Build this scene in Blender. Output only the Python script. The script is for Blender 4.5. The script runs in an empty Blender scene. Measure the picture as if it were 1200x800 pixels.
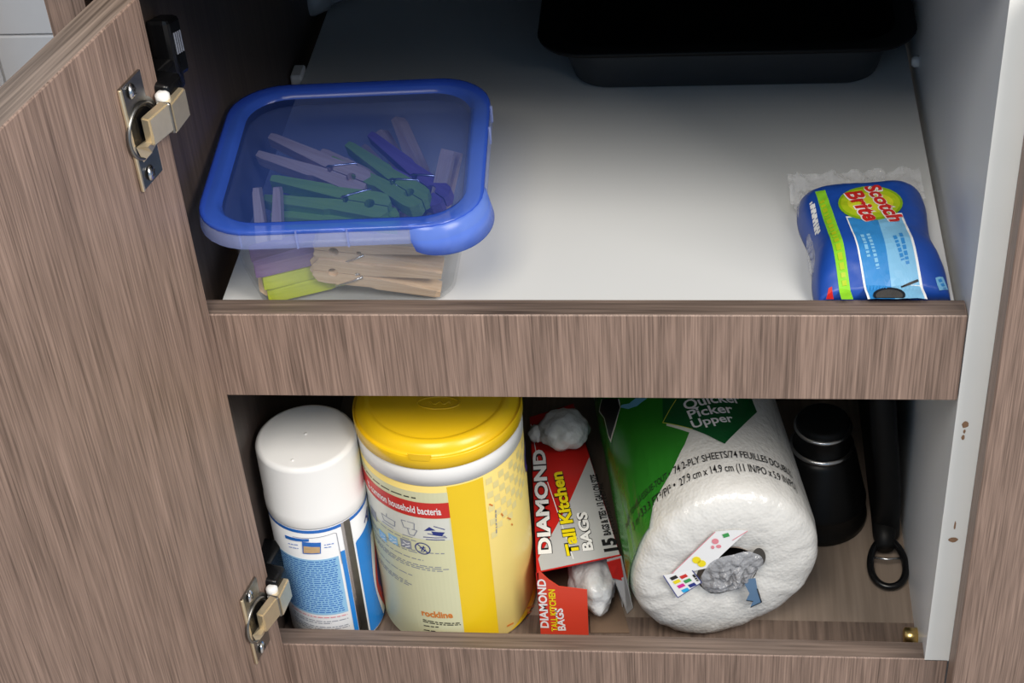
import bpy, bmesh, math, random
from mathutils import Vector, Matrix, noise
random.seed(7)
SC = bpy.context.scene
COL = SC.collection
PI = math.pi

# ------------------------------------------------------------------ camera
CAM_R = Vector((0.9940, 0.0873, -0.0653)).normalized()
CAM_F = Vector((-0.1090, 0.7765, -0.6206)).normalized()
CAM_U = CAM_R.cross(CAM_F).normalized()
CAM_R = CAM_F.cross(CAM_U).normalized()
CAM_C = Vector((0.2875, -0.7743, 0.5992))
FPX = 1982.6
cam = bpy.data.cameras.new('camera')
cam.sensor_width = 36.0
cam.lens = FPX * 36.0 / 1200.0
cam.clip_start = 0.02
camo = bpy.data.objects.new('camera', cam)
M = Matrix.Identity(4)
for i in range(3):
    M[i][0] = CAM_R[i]; M[i][1] = CAM_U[i]; M[i][2] = -CAM_F[i]; M[i][3] = CAM_C[i]
camo.matrix_world = M
COL.objects.link(camo)
SC.camera = camo

# ------------------------------------------------------------------ world, lights, exposure
w = bpy.data.worlds.new('world'); SC.world = w; w.use_nodes = True
bg = w.node_tree.nodes['Background']
bg.inputs[0].default_value = (0.46, 0.71, 1.0, 1); bg.inputs[1].default_value = 0.42
def area(name, loc, target, size, power, col):
    l = bpy.data.lights.new(name, 'AREA'); l.shape = 'SQUARE'; l.size = size; l.energy = power; l.color = col
    o = bpy.data.objects.new(name, l); o.location = loc
    o.rotation_euler = (Vector(target) - Vector(loc)).to_track_quat('-Z', 'Y').to_euler()
    COL.objects.link(o); return o
area('ceiling_light', (0.05, -1.20, 1.70), (0.25, 0.0, -0.1), 0.8, 27, (1.0, 0.92, 0.81))
area('side_fill', (1.6, -1.05, 1.55), (0.1, 0.0, 0.0), 0.9, 42, (1.0, 0.93, 0.86))  # added fill lamp, not a window; brightens the open door from the right
vs = SC.view_settings
vs.view_transform = 'Standard'; vs.look = 'None'; vs.gamma = 1.0; vs.use_curve_mapping = False
vs.exposure = 0.12

# ------------------------------------------------------------------ pixel helpers (1200 x 800 frame)
def ray(x, y): return CAM_F + CAM_R * ((x - 600) / FPX) - CAM_U * ((y - 400) / FPX)
def onz(x, y, z): d = ray(x, y); return CAM_C + d * ((z - CAM_C.z) / d.z)
def ony(x, y, Y): d = ray(x, y); return CAM_C + d * ((Y - CAM_C.y) / d.y)
def onx(x, y, X): d = ray(x, y); return CAM_C + d * ((X - CAM_C.x) / d.x)

# ------------------------------------------------------------------ materials
MATS = {}
def nodes_of(name):
    m = bpy.data.materials.new(name); m.use_nodes = True
    nt = m.node_tree; b = nt.nodes['Principled BSDF']; MATS[name] = m
    return m, nt, b
def plain(name, col, rough=0.5, metal=0.0, var=0.06, scale=60.0, bump=0.0, bscale=200.0, spec=0.5, coat=0.0):
    """principled with a light procedural mottling and optional fine relief"""
    m, nt, b = nodes_of(name)
    tc = nt.nodes.new('ShaderNodeTexCoord')
    nz = nt.nodes.new('ShaderNodeTexNoise'); nz.inputs['Scale'].default_value = scale; nz.inputs['Detail'].default_value = 3
    nt.links.new(tc.outputs['Object'], nz.inputs['Vector'])
    mx = nt.nodes.new('ShaderNodeMix'); mx.data_type = 'RGBA'
    mx.inputs[6].default_value = tuple(c * (1 - var) for c in col) + (1,)
    mx.inputs[7].default_value = tuple(min(1, c * (1 + var)) for c in col) + (1,)
    nt.links.new(nz.outputs['Fac'], mx.inputs[0]); nt.links.new(mx.outputs[2], b.inputs['Base Color'])
    b.inputs['Roughness'].default_value = rough; b.inputs['Metallic'].default_value = metal
    b.inputs['Specular IOR Level'].default_value = spec; b.inputs['Coat Weight'].default_value = coat
    if bump:
        n2 = nt.nodes.new('ShaderNodeTexNoise'); n2.inputs['Scale'].default_value = bscale
        nt.links.new(tc.outputs['Object'], n2.inputs['Vector'])
        bp = nt.nodes.new('ShaderNodeBump'); bp.inputs['Strength'].default_value = bump; bp.inputs['Distance'].default_value = 0.001
        nt.links.new(n2.outputs['Fac'], bp.inputs['Height']); nt.links.new(bp.outputs['Normal'], b.inputs['Normal'])
    return m
def wood(name, axis, c_lo, c_hi, across=230.0, along=5.0, rough=0.5, contrast=1.0, wobble=0.0):
    """laminate with fine straight grain along one axis"""
    m, nt, b = nodes_of(name)
    N = nt.nodes.new; L = nt.links.new
    tc = N('ShaderNodeTexCoord')
    def layer(sa, sl, det, off):
        mp = N('ShaderNodeMapping')
        s = [sa, sa, sa]; s[axis] = sl
        mp.inputs['Scale'].default_value = s; mp.inputs['Location'].default_value = (off, off * 1.7, off * 0.6)
        L(tc.outputs['Object'], mp.inputs['Vector'])
        nz = N('ShaderNodeTexNoise'); nz.inputs['Scale'].default_value = 1.0; nz.inputs['Detail'].default_value = det
        nz.inputs['Roughness'].default_value = 0.6; nz.inputs['Distortion'].default_value = wobble
        L(mp.outputs['Vector'], nz.inputs['Vector']); return nz.outputs['Fac']
    fine = layer(across * 1.9, along * 1.6, 1.0, 3.0)
    mid = layer(across, along, 3.0, 11.0)
    wide = layer(across * 0.10, along * 0.2, 2.0, 23.0)
    def mathn(op, a, bv):
        n = N('ShaderNodeMath'); n.operation = op
        for i, v in enumerate((a, bv)):
            if isinstance(v, (int, float)): n.inputs[i].default_value = v
            else: L(v, n.inputs[i])
        return n.outputs[0]
    s = mathn('ADD', mathn('MULTIPLY', fine, 0.35), mathn('MULTIPLY', mid, 0.65))
    s = mathn('ADD', mathn('MULTIPLY', s, 0.80), mathn('MULTIPLY', wide, 0.20))
    rp = N('ShaderNodeValToRGB')
    h = 0.17 / contrast
    rp.color_ramp.elements[0].position = 0.5 - h; rp.color_ramp.elements[1].position = 0.5 + h
    rp.color_ramp.elements[0].color = tuple(c_lo) + (1,); rp.color_ramp.elements[1].color = tuple(c_hi) + (1,)
    L(s, rp.inputs[0]); L(rp.outputs[0], b.inputs['Base Color'])
    b.inputs['Roughness'].default_value = rough
    bp = N('ShaderNodeBump'); bp.inputs['Strength'].default_value = 0.15; bp.inputs['Distance'].default_value = 0.0006
    L(mid, bp.inputs['Height']); L(bp.outputs['Normal'], b.inputs['Normal'])
    return m
def film(name, tint, col, fac, rough=0.15, bump=0.0, bscale=120.0):
    """see-through plastic: part tinted clear, part coloured body with gloss"""
    m, nt, b = nodes_of(name)
    N = nt.nodes.new; L = nt.links.new
    b.inputs['Base Color'].default_value = tuple(col) + (1,); b.inputs['Roughness'].default_value = rough
    tr = N('ShaderNodeBsdfTransparent'); tr.inputs[0].default_value = tuple(tint) + (1,)
    mx = N('ShaderNodeMixShader')
    tc = N('ShaderNodeTexCoord'); nz = N('ShaderNodeTexNoise'); nz.inputs['Scale'].default_value = 40
    L(tc.outputs['Object'], nz.inputs['Vector'])
    mr = N('ShaderNodeMapRange'); mr.inputs[3].default_value = max(0, fac - 0.06); mr.inputs[4].default_value = min(1, fac + 0.06)
    L(nz.outputs['Fac'], mr.inputs[0]); L(mr.outputs[0], mx.inputs[0])
    L(tr.outputs[0], mx.inputs[1]); L(b.outputs[0], mx.inputs[2])
    L(mx.outputs[0], nt.nodes['Material Output'].inputs[0])
    if bump:
        n2 = N('ShaderNodeTexNoise'); n2.inputs['Scale'].default_value = bscale
        L(tc.outputs['Object'], n2.inputs['Vector'])
        bp = N('ShaderNodeBump'); bp.inputs['Strength'].default_value = bump; bp.inputs['Distance'].default_value = 0.003
        L(n2.outputs['Fac'], bp.inputs['Height']); L(bp.outputs['Normal'], b.inputs['Normal'])
    return m

WLO, WHI = (0.105, 0.068, 0.051), (0.415, 0.285, 0.224)
wood('laminate_upright', 2, WLO, WHI, across=720, along=15)
wood('laminate_lengthwise', 0, (0.06, 0.042, 0.034), (0.25, 0.185, 0.15), across=300, along=9, contrast=1.1)
wood('door_edge_band', 0, (0.07, 0.05, 0.038), (0.33, 0.25, 0.20), across=260, along=7, contrast=1.3)
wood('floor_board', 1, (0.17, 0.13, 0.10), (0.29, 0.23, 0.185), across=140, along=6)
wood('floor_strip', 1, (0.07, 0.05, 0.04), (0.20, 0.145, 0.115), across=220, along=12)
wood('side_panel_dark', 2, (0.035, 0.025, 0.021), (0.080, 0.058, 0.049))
plain('white_melamine', (0.78, 0.80, 0.82), 0.38, var=0.02, scale=8)
plain('shelf_melamine', (0.64, 0.655, 0.655), 0.42, var=0.03, scale=6)
plain('white_edge', (0.82, 0.82, 0.79), 0.45, var=0.03, scale=30)
plain('chip_brown', (0.28, 0.16, 0.09), 0.8, var=0.3, scale=400)
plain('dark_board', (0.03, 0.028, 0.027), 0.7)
plain('glazed_tile', (0.78, 0.78, 0.80), 0.18, var=0.02)
plain('grout', (0.42, 0.41, 0.40), 0.9)
plain('kitchen_floor', (0.35, 0.33, 0.31), 0.5)
plain('stone_top', (0.16, 0.155, 0.15), 0.3, var=0.3, scale=300)
plain('nickel', (0.78, 0.66, 0.46), 0.32, 0.75, var=0.08, scale=200)
plain('nickel_dark', (0.30, 0.29, 0.27), 0.36, 1.0, var=0.2, scale=150)
plain('steel_bright', (0.72, 0.72, 0.73), 0.22, 1.0)
plain('black_plastic', (0.004, 0.004, 0.0045), 0.25, spec=0.35)
plain('black_matte', (0.006, 0.006, 0.006), 0.5, spec=0.2)
plain('pan_grey', (0.028, 0.032, 0.037), 0.38)
plain('white_plastic', (0.82, 0.82, 0.81), 0.33, var=0.01)
plain('grey_plastic', (0.35, 0.36, 0.38), 0.3)
plain('brass', (0.75, 0.55, 0.22), 0.28, 1.0)
film('bin_clear', (0.95, 0.955, 0.96), (0.78, 0.79, 0.80), 0.10, 0.12)
film('lid_blue', (0.40, 0.54, 0.95), (0.045, 0.13, 0.66), 0.55, 0.20)
film('lid_tab_blue', (0.55, 0.68, 0.97), (0.16, 0.29, 0.86), 0.55, 0.22)
film('lid_blue_panel', (0.54, 0.62, 0.90), (0.03, 0.07, 0.30), 0.38, 0.28)
film('lid_skirt', (0.86, 0.90, 0.98), (0.45, 0.52, 0.88), 0.30, 0.18)
film('clear_film', (0.97, 0.97, 0.98), (0.85, 0.86, 0.88), 0.30, 0.08, bump=0.9, bscale=160)
film('wrap_grey', (0.85, 0.86, 0.88), (0.46, 0.47, 0.50), 0.60, 0.07, bump=1.0, bscale=190)
film('bag_plastic', (0.9, 0.9, 0.9), (0.66, 0.67, 0.67), 0.88, 0.25, bump=0.6, bscale=150)
for nm, lo, hi in (('pin_wood', (0.60, 0.40, 0.24), (0.80, 0.60, 0.40)), ('pin_green', (0.22, 0.42, 0.05), (0.34, 0.56, 0.08)),
                   ('pin_lime', (0.48, 0.58, 0.02), (0.66, 0.74, 0.05)), ('pin_purple', (0.17, 0.09, 0.25), (0.27, 0.16, 0.36))):
    wood(nm, 0, lo, hi, across=500, along=25, rough=0.6)
plain('yellow_plastic', (0.93, 0.585, 0.010), 0.28, var=0.02)
plain('label_pale_yellow', (0.88, 0.69, 0.22), 0.3, var=0.05, scale=40)
plain('label_yellow', (0.92, 0.62, 0.015), 0.3, var=0.02)
plain('label_cream', (0.72, 0.72, 0.47), 0.32, var=0.04, scale=25)
plain('label_check', (0.88, 0.75, 0.33), 0.3)
plain('label_white', (0.84, 0.85, 0.86), 0.3, var=0.02)
plain('label_pale', (0.74, 0.75, 0.68), 0.3)
plain('ink_red', (0.62, 0.025, 0.02), 0.35)
plain('ink_orange', (0.72, 0.22, 0.03), 0.4)
plain('ink_navy', (0.015, 0.03, 0.22), 0.4)
plain('ink_black', (0.012, 0.012, 0.014), 0.4)
plain('ink_grey', (0.28, 0.30, 0.36), 0.5)
plain('ink_white', (0.88, 0.88, 0.88), 0.35)
plain('ink_yellow', (0.88, 0.72, 0.01), 0.35)
plain('can_blue', (0.02, 0.24, 0.70), 0.22, var=0.12, scale=25)
plain('can_line_blue', (0.02, 0.16, 0.58), 0.25)
plain('can_light_blue', (0.30, 0.58, 0.84), 0.3)
plain('ink_tan', (0.62, 0.42, 0.22), 0.4)
plain('ink_pink', (0.75, 0.25, 0.30), 0.4)
plain('carton_red', (0.56, 0.018, 0.014), 0.32, var=0.05)
plain('carton_silver', (0.56, 0.57, 0.58), 0.35, 0.15, var=0.05)
plain('cardboard', (0.15, 0.098, 0.064), 0.75, var=0.12, scale=50)
plain('flap_red', (0.70, 0.06, 0.03), 0.32, var=0.04)
plain('tissue', (0.68, 0.675, 0.65), 0.6, var=0.04, bump=0.9, bscale=130, coat=0.5)
def tissue_relief():
    m = MATS['tissue']; nt = m.node_tree; N = nt.nodes.new; L = nt.links.new
    b = nt.nodes['Principled BSDF']; tc = next(n for n in nt.nodes if n.type == 'TEX_COORD'); old = next(n for n in nt.nodes if n.type == 'BUMP')
    vo = N('ShaderNodeTexVoronoi'); vo.inputs['Scale'].default_value = 420
    L(tc.outputs['Object'], vo.inputs['Vector'])
    b2 = N('ShaderNodeBump'); b2.inputs['Strength'].default_value = 0.35; b2.inputs['Distance'].default_value = 0.0007
    L(vo.outputs['Distance'], b2.inputs['Height']); L(old.outputs['Normal'], b2.inputs['Normal'])
    mp = N('ShaderNodeMapping'); mp.inputs['Scale'].default_value = (1.0, 0.35, 1.0); L(tc.outputs['Object'], mp.inputs['Vector'])
    wn = N('ShaderNodeTexNoise'); wn.inputs['Scale'].default_value = 70; wn.inputs['Detail'].default_value = 4; wn.inputs['Distortion'].default_value = 1.5
    L(mp.outputs['Vector'], wn.inputs['Vector'])
    b3 = N('ShaderNodeBump'); b3.inputs['Strength'].default_value = 0.7; b3.inputs['Distance'].default_value = 0.003
    L(wn.outputs['Fac'], b3.inputs['Height']); L(b3.outputs['Normal'], b.inputs['Coat Normal'])
    L(b2.outputs['Normal'], b.inputs['Normal']); b.inputs['Coat Roughness'].default_value = 0.12; b.inputs['Coat Weight'].default_value = 0.8
tissue_relief()
plain('wrap_green', (0.025, 0.20, 0.02), 0.22, var=0.35, scale=18, bump=0.25, bscale=60)
plain('wrap_dark_green', (0.006, 0.085, 0.022), 0.22, var=0.15, scale=30)
plain('sky_blue', (0.16, 0.46, 0.70), 0.3)
plain('core_dark', (0.05, 0.045, 0.04), 0.7)
plain('core_card', (0.20, 0.165, 0.14), 0.8)
plain('steel_blue', (0.10, 0.19, 0.32), 0.3)
plain('pack_blue', (0.012, 0.070, 0.38), 0.38, var=0.12, scale=50, bump=0.3, bscale=70)
plain('pack_mid_blue', (0.035, 0.24, 0.58), 0.36, var=0.08)
plain('pack_light_blue', (0.22, 0.50, 0.74), 0.36, var=0.08)
plain('pack_green', (0.26, 0.62, 0.03), 0.26)
plain('oval_green', (0.24, 0.44, 0.01), 0.28)
plain('oval_lime', (0.42, 0.56, 0.015), 0.35)
plain('oval_yellow', (0.66, 0.68, 0.03), 0.28)
plain('swatch_magenta', (0.70, 0.02, 0.30), 0.4)
plain('swatch_cyan', (0.02, 0.42, 0.80), 0.4)
plain('swatch_green', (0.04, 0.32, 0.08), 0.4)
plain('flask_black', (0.004, 0.004, 0.004), 0.38, spec=0.25)
plain('silver_ring', (0.60, 0.60, 0.60), 0.25, 1.0)

# ------------------------------------------------------------------ object helpers
def link(name, me, mat, parent=None, smooth=False):
    o = bpy.data.objects.new(name, me); COL.objects.link(o)
    for mm in (mat if isinstance(mat, (list, tuple)) else [mat]): me.materials.append(MATS[mm])
    if smooth:
        for p in me.polygons: p.use_smooth = True
    if parent: o.parent = parent
    return o
def from_bm(name, bm, mat, parent=None, smooth=False):
    me = bpy.data.meshes.new(name); bm.normal_update(); bm.to_mesh(me); bm.free()
    return link(name, me, mat, parent, smooth)
def raw(name, verts, faces, mat, parent=None, smooth=False):
    me = bpy.data.meshes.new(name); me.from_pydata([tuple(v) for v in verts], [], faces); me.update()
    return link(name, me, mat, parent, smooth)
def thing(name, label, cat, loc=(0, 0, 0), group=None, rotz=0.0):
    o = bpy.data.objects.new(name, None); o.empty_display_size = 0.02; COL.objects.link(o)
    o.location = loc; o.rotation_euler = (0, 0, rotz)
    tag(o, label, cat, group); return o
def tag(o, label, cat, group=None, kind=None):
    o['label'] = label; o['category'] = cat
    if group: o['group'] = group
    if kind: o['kind'] = kind
    return o
def bm_box(bm, x0, x1, y0, y1, z0, z1, bevel=0.0, seg=1):
    r = bmesh.ops.create_cube(bm, size=1.0)
    for v in r['verts']:
        v.co = Vector((x0 + (v.co.x + .5) * (x1 - x0), y0 + (v.co.y + .5) * (y1 - y0), z0 + (v.co.z + .5) * (z1 - z0)))
    if bevel:
        es = list({e for v in r['verts'] for e in v.link_edges})
        bmesh.ops.bevel(bm, geom=es, offset=bevel, segments=seg, affect='EDGES', profile=0.5)
def box(name, x0, x1, y0, y1, z0, z1, mat, parent=None, bevel=0.0, seg=1, smooth=False):
    bm = bmesh.new(); bm_box(bm, x0, x1, y0, y1, z0, z1, bevel, seg)
    return from_bm(name, bm, mat, parent, smooth)
def slot_by_normal(o, axis, slot, thr=0.9):
    for p in o.data.polygons:
        if abs(p.normal[axis]) > thr: p.material_index = slot
def lathe(name, prof, mat, parent=None, seg=64, loc=(0, 0, 0), smooth=True, caps=(True, True)):
    vs_, fs = [], []
    for r, z in prof:
        for k in range(seg):
            a = 2 * PI * k / seg; vs_.append((loc[0] + r * math.cos(a), loc[1] + r * math.sin(a), loc[2] + z))
    for i in range(len(prof) - 1):
        for k in range(seg):
            k2 = (k + 1) % seg
            fs.append((i * seg + k, i * seg + k2, (i + 1) * seg + k2, (i + 1) * seg + k))
    if caps[0]: fs.append(tuple(reversed(range(seg))))
    if caps[1]: fs.append(tuple((len(prof) - 1) * seg + k for k in range(seg)))
    o = raw(name, vs_, fs, mat, parent, smooth)
    for p in o.data.polygons:
        if len(p.vertices) > 4: p.use_smooth = False
    return o
def tube(name, pts, r, mat, parent=None, seg=10, closed=False):
    pts = [Vector(p) for p in pts]; n = len(pts)
    rs = r if isinstance(r, (list, tuple)) else [r] * n
    vs_, fs = [], []
    prev = None
    for i, p in enumerate(pts):
        t = (pts[(i + 1) % n] - pts[i - 1]) if closed else (pts[min(i + 1, n - 1)] - pts[max(i - 1, 0)])
        t.normalize()
        if prev is None: a = t.orthogonal().normalized()
        else: a = (prev - t * prev.dot(t)).normalized()
        prev = a; b = t.cross(a)
        for k in range(seg):
            an = 2 * PI * k / seg; vs_.append(p + (a * math.cos(an) + b * math.sin(an)) * rs[i])
    for i in range(n if closed else n - 1):
        j = (i + 1) % n
        for k in range(seg):
            k2 = (k + 1) % seg; fs.append((i * seg + k, i * seg + k2, j * seg + k2, j * seg + k))
    if not closed:
        fs.append(tuple(reversed(range(seg)))); fs.append(tuple((n - 1) * seg + k for k in range(seg)))
    return raw(name, vs_, fs, mat, parent, True)
def rr_ring(hx, hy, rad, z, per=8):
    """rounded rectangle ring, counter-clockwise"""
    out = []
    for cx, cy, a0 in ((hx - rad, hy - rad, 0), (-hx + rad, hy - rad, 90), (-hx + rad, -hy + rad, 180), (hx - rad, -hy + rad, 270)):
        for k in range(per + 1):
            a = math.radians(a0 + 90 * k / per); out.append(Vector((cx + rad * math.cos(a), cy + rad * math.sin(a), z)))
    return out
def loft(name, rings, mat, parent=None, caps=(False, False), smooth=True, flat_caps=True):
    n = len(rings[0]); vs_ = [v for r in rings for v in r]; fs = []
    for i in range(len(rings) - 1):
        for k in range(n):
            k2 = (k + 1) % n; fs.append((i * n + k, i * n + k2, (i + 1) * n + k2, (i + 1) * n + k))
    if caps[0]: fs.append(tuple(reversed(range(n))))
    if caps[1]: fs.append(tuple((len(rings) - 1) * n + k for k in range(n)))
    o = raw(name, vs_, fs, mat, parent, smooth)
    for p in o.data.polygons:
        if len(p.vertices) > 4: p.use_smooth = False
    return o
def prism(name, poly, mat, parent=None, to3=None, depth=0.001, bevel=0.0):
    """polygon in 2D, given thickness along the frame's third axis"""
    bm = bmesh.new()
    vs_ = [bm.verts.new((p[0], p[1], 0)) for p in poly]
    f = bm.faces.new(vs_)
    r = bmesh.ops.extrude_face_region(bm, geom=[f])
    for v in [g for g in r['geom'] if isinstance(g, bmesh.types.BMVert)]: v.co.z += depth
    bmesh.ops.recalc_face_normals(bm, faces=bm.faces)
    if bevel: bmesh.ops.bevel(bm, geom=list(bm.edges), offset=bevel, segments=1, affect='EDGES')
    if to3:
        for v in bm.verts: v.co = to3(v.co)
        bmesh.ops.recalc_face_normals(bm, faces=bm.faces)
    return from_bm(name, bm, mat, parent)

# ------------------------------------------------------------------ print on surfaces
class CylSurf:                      # upright cylinder; u = arc length (right as seen from outside), v = z
    def __init__(s, c, R): s.c = Vector((c[0], c[1])); s.R = R; s.t0 = -PI / 2
    def inv(s, px, py):
        d = ray(px, py); o = Vector((CAM_C.x, CAM_C.y)) - s.c; dd = Vector((d.x, d.y))
        A = dd.dot(dd); B = 2 * o.dot(dd); Cc = o.dot(o) - s.R ** 2; D = B * B - 4 * A * Cc
        t = (-B - math.sqrt(max(D, 0))) / (2 * A)
        P = CAM_C + d * t
        return Vector((s.R * (math.atan2(P.y - s.c.y, P.x - s.c.x) - s.t0), P.z))
    def deg(s, a): return s.R * math.radians(a)
    def map(s, u, v, off):
        a = s.t0 + u / s.R; r = s.R + off
        return Vector((s.c.x + r * math.cos(a), s.c.y + r * math.sin(a), v))
class PlaneSurf:
    def __init__(s, o, ux, uy): s.o = Vector(o); s.ux = Vector(ux).normalized(); s.n = s.ux.cross(Vector(uy)).normalized(); s.uy = s.n.cross(s.ux)
    def inv(s, px, py):
        d = ray(px, py); t = (s.o - CAM_C).dot(s.n) / d.dot(s.n); P = CAM_C + d * t - s.o
        return Vector((P.dot(s.ux), P.dot(s.uy)))
    def map(s, u, v, off): return s.o + s.ux * u + s.uy * v + s.n * off
def finish_uv(bm, surf, off, maxlen):
    bmesh.ops.triangulate(bm, faces=bm.faces[:])
    if maxlen:
        for _ in range(7):
            es = [e for e in bm.edges if (e.verts[0].co - e.verts[1].co).length > maxlen]
            if not es: break
            bmesh.ops.subdivide_edges(bm, edges=es, cuts=1, use_grid_fill=False)
            bmesh.ops.triangulate(bm, faces=bm.faces[:])
    for v in bm.verts: v.co = surf.map(v.co.x, v.co.y, off)
def poly_uv(name, surf, polys, mat, parent, off=0.0002, maxlen=0.006):
    """one or more uv polygons laid on a surface as one printed part"""
    bm = bmesh.new()
    for poly in polys:
        vs_ = [bm.verts.new((p[0], p[1], 0)) for p in poly]
        f = bm.faces.new(vs_); f.normal_update()
        if f.normal.z < 0: f.normal_flip()
    finish_uv(bm, surf, off, maxlen)
    return from_bm(name, bm, mat, parent)
def poly_px(name, surf, polys, mat, parent, off=0.0002, maxlen=0.006):
    return poly_uv(name, surf, [[surf.inv(*p) for p in poly] for poly in polys], mat, parent, off, maxlen)
def strokes_px(name, surf, segs, width, mat, parent, off=0.0004, maxlen=0.006):
    polys = []
    for a, b in segs:
        A, B = surf.inv(*a), surf.inv(*b); d = (B - A)
        if d.length < 1e-6: continue
        n = Vector((-d.y, d.x)).normalized() * width / 2
        polys.append([A - n, B - n, B + n, A + n])
    return poly_uv(name, surf, polys, mat, parent, off, maxlen)
def fine_print(name, surf, rows, width, mat, parent, off=0.0004, gap=0.3, word=0.0026):
    """illegible small print: rows of short dashes"""
    polys = []
    for a, b in rows:
        A, B = surf.inv(*a), surf.inv(*b); d = B - A; L = d.length
        if L < 1e-6: continue
        d /= L; n = Vector((-d.y, d.x)) * width / 2; s = 0.0
        while s < L:
            l = min(word * random.uniform(0.5, 1.6), L - s)
            p, q = A + d * s, A + d * (s + l)
            polys.append([p - n, q - n, q + n, p + n]); s += l + word * gap
    return poly_uv(name, surf, polys, mat, parent, off, 0.01)
_tc = {}
def text_bm(body, bold, shear):
    key = (body, bold, shear)
    if key not in _tc:
        c = bpy.data.curves.new('t', 'FONT'); c.body = body; c.size = 1.0; c.offset = bold; c.resolution_u = 3; c.shear = shear
        c.fill_mode = 'BOTH' if False else 'FRONT'
        o = bpy.data.objects.new('t', c); COL.objects.link(o)
        me = bpy.data.meshes.new_from_object(o.evaluated_get(bpy.context.evaluated_depsgraph_get()))
        bpy.data.objects.remove(o); bpy.data.curves.remove(c)
        _tc[key] = me
    bm = bmesh.new(); bm.from_mesh(_tc[key]); return bm
def text_on(name, surf, body, a, b, mat, parent, hs=1.0, off=0.0004, bold=0.0, shear=0.0, uv=False, maxlen=0.004, wrap=None):
    """lettering whose baseline runs from a to b on a surface (width fits, hs stretches height)"""
    A, B = (Vector(a), Vector(b)) if uv else (surf.inv(*a), surf.inv(*b))
    bm = text_bm(body, bold, shear)
    xs = [v.co.x for v in bm.verts]; x0, x1 = min(xs), max(xs)
    d = B - A; k = d.length / (x1 - x0); d.normalize(); n = Vector((-d.y, d.x))
    for v in bm.verts:
        p = A + d * ((v.co.x - x0) * k) + n * (v.co.y * k * hs)
        v.co = Vector((p.x, p.y, 0))
    for f in bm.faces:
        f.normal_update()
    finish_uv(bm, surf, off, maxlen)
    return from_bm(name, bm, mat, parent)

# ================================================================== THE SETTING
W = 0.44; TF = 0.0153; HF = 0.0631; ZR = -0.2917; ZF = -0.316; ZS = -0.008; XL = -0.010; YB = 0.50; ZT = 0.236
def structure(o, label, cat): return tag(o, label, cat, kind='structure')
structure(box('floor', XL, W, 0.054, YB, ZF - 0.016, ZF, 'floor_board'), 'pale wood grained bottom board of the lower compartment', 'cabinet floor')
structure(box('trim_1', XL, W - 0.0006, 0, TF, -HF, 0, ['laminate_upright', 'laminate_lengthwise'], bevel=0.0007), 'wood grained front strip of the upper shelf', 'trim')
structure(box('trim_2', XL, W + 0.0155, 0, TF, -0.40, ZR, ['laminate_upright', 'laminate_lengthwise'], bevel=0.0007), 'wood grained bottom front rail under the lower compartment', 'trim')
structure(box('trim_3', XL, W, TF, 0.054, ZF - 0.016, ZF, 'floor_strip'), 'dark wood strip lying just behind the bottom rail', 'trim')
for n in ('trim_1', 'trim_2'): slot_by_normal(bpy.data.objects[n], 2, 1)
structure(box('trim_4', XL, W, 0, TF, 0.216, 0.25, 'laminate_upright'), 'wood grained top front rail under the worktop', 'trim')
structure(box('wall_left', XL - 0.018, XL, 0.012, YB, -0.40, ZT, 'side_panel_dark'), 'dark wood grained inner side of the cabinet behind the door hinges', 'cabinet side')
bm = bmesh.new(); bm_box(bm, W, W + 0.016, TF, YB, -0.40, ZT); bm_box(bm, W, W + 0.016, 0, TF, ZR - 0.0012, ZT)
wr = structure(from_bm('wall_right', bm, ['white_melamine', 'white_edge']), 'white laminate side panel with a chipped front edge', 'cabinet side')
for p in wr.data.polygons:
    if p.normal.y < -0.9: p.material_index = 1
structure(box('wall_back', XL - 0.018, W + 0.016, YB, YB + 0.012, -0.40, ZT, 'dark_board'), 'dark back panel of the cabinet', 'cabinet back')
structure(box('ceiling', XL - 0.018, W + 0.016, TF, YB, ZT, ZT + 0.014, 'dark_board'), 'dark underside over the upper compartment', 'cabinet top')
tag(box('countertop', -0.062, 1.0, -0.02, 0.598, 0.2505, 0.285, 'stone_top', bevel=0.002), 'dark stone worktop over the cabinet', 'countertop')
structure(box('wall_end', -0.0605, -0.0385, 0.02, 0.596, -0.42, 0.2495, 'laminate_upright'), 'wood grained end panel beside the open door', 'end panel')
# neighbouring closed door
structure(box('door_2', W + 0.0158, 0.90, -0.0205, -0.0005, -0.345, 0.209, 'laminate_upright', bevel=0.0008), 'closed wood grained cabinet door beside the white panel', 'cabinet door')
# chips and dowel hole on the white front edge
for k, (px, py, rx, rz) in enumerate(((1131, 497, .0022, .0028), (1128.5, 512, .0011, .0022), (1117, 632, .0030, .0022), (1130, 505, .0008, .0016), (1119, 615, .0006, .0040))):
    P = ony(px, py, 0)
    pl = PlaneSurf((P.x, 0, P.z), (1, 0, 0), (0, 0, 1))
    pts = [(rx * math.cos(a) * random.uniform(.8, 1.1), rz * math.sin(a) * random.uniform(.8, 1.1)) for a in [2 * PI * i / 12 for i in range(12)]]
    poly_uv('chip', pl, [pts], 'chip_brown', wr, 0.00025, 0)
# cam cap near the floor
P = onz(1061, 745, ZF + 0.0065)
tube('cam_cap', [(W + 0.0005, P.y, P.z), (W - 0.0085, P.y, P.z), (W - 0.0095, P.y, P.z)], [0.0062, 0.0062, 0.0045], 'brass', wr, 18)
P = onx(1073, 72, W - 0.002)
tube('shelf_pin', [(W + 0.0005, P.y, P.z), (W - 0.003, P.y, P.z), (W - 0.005, P.y, P.z)], [0.004, 0.004, 0.0025], 'white_plastic', wr, 14)
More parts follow.
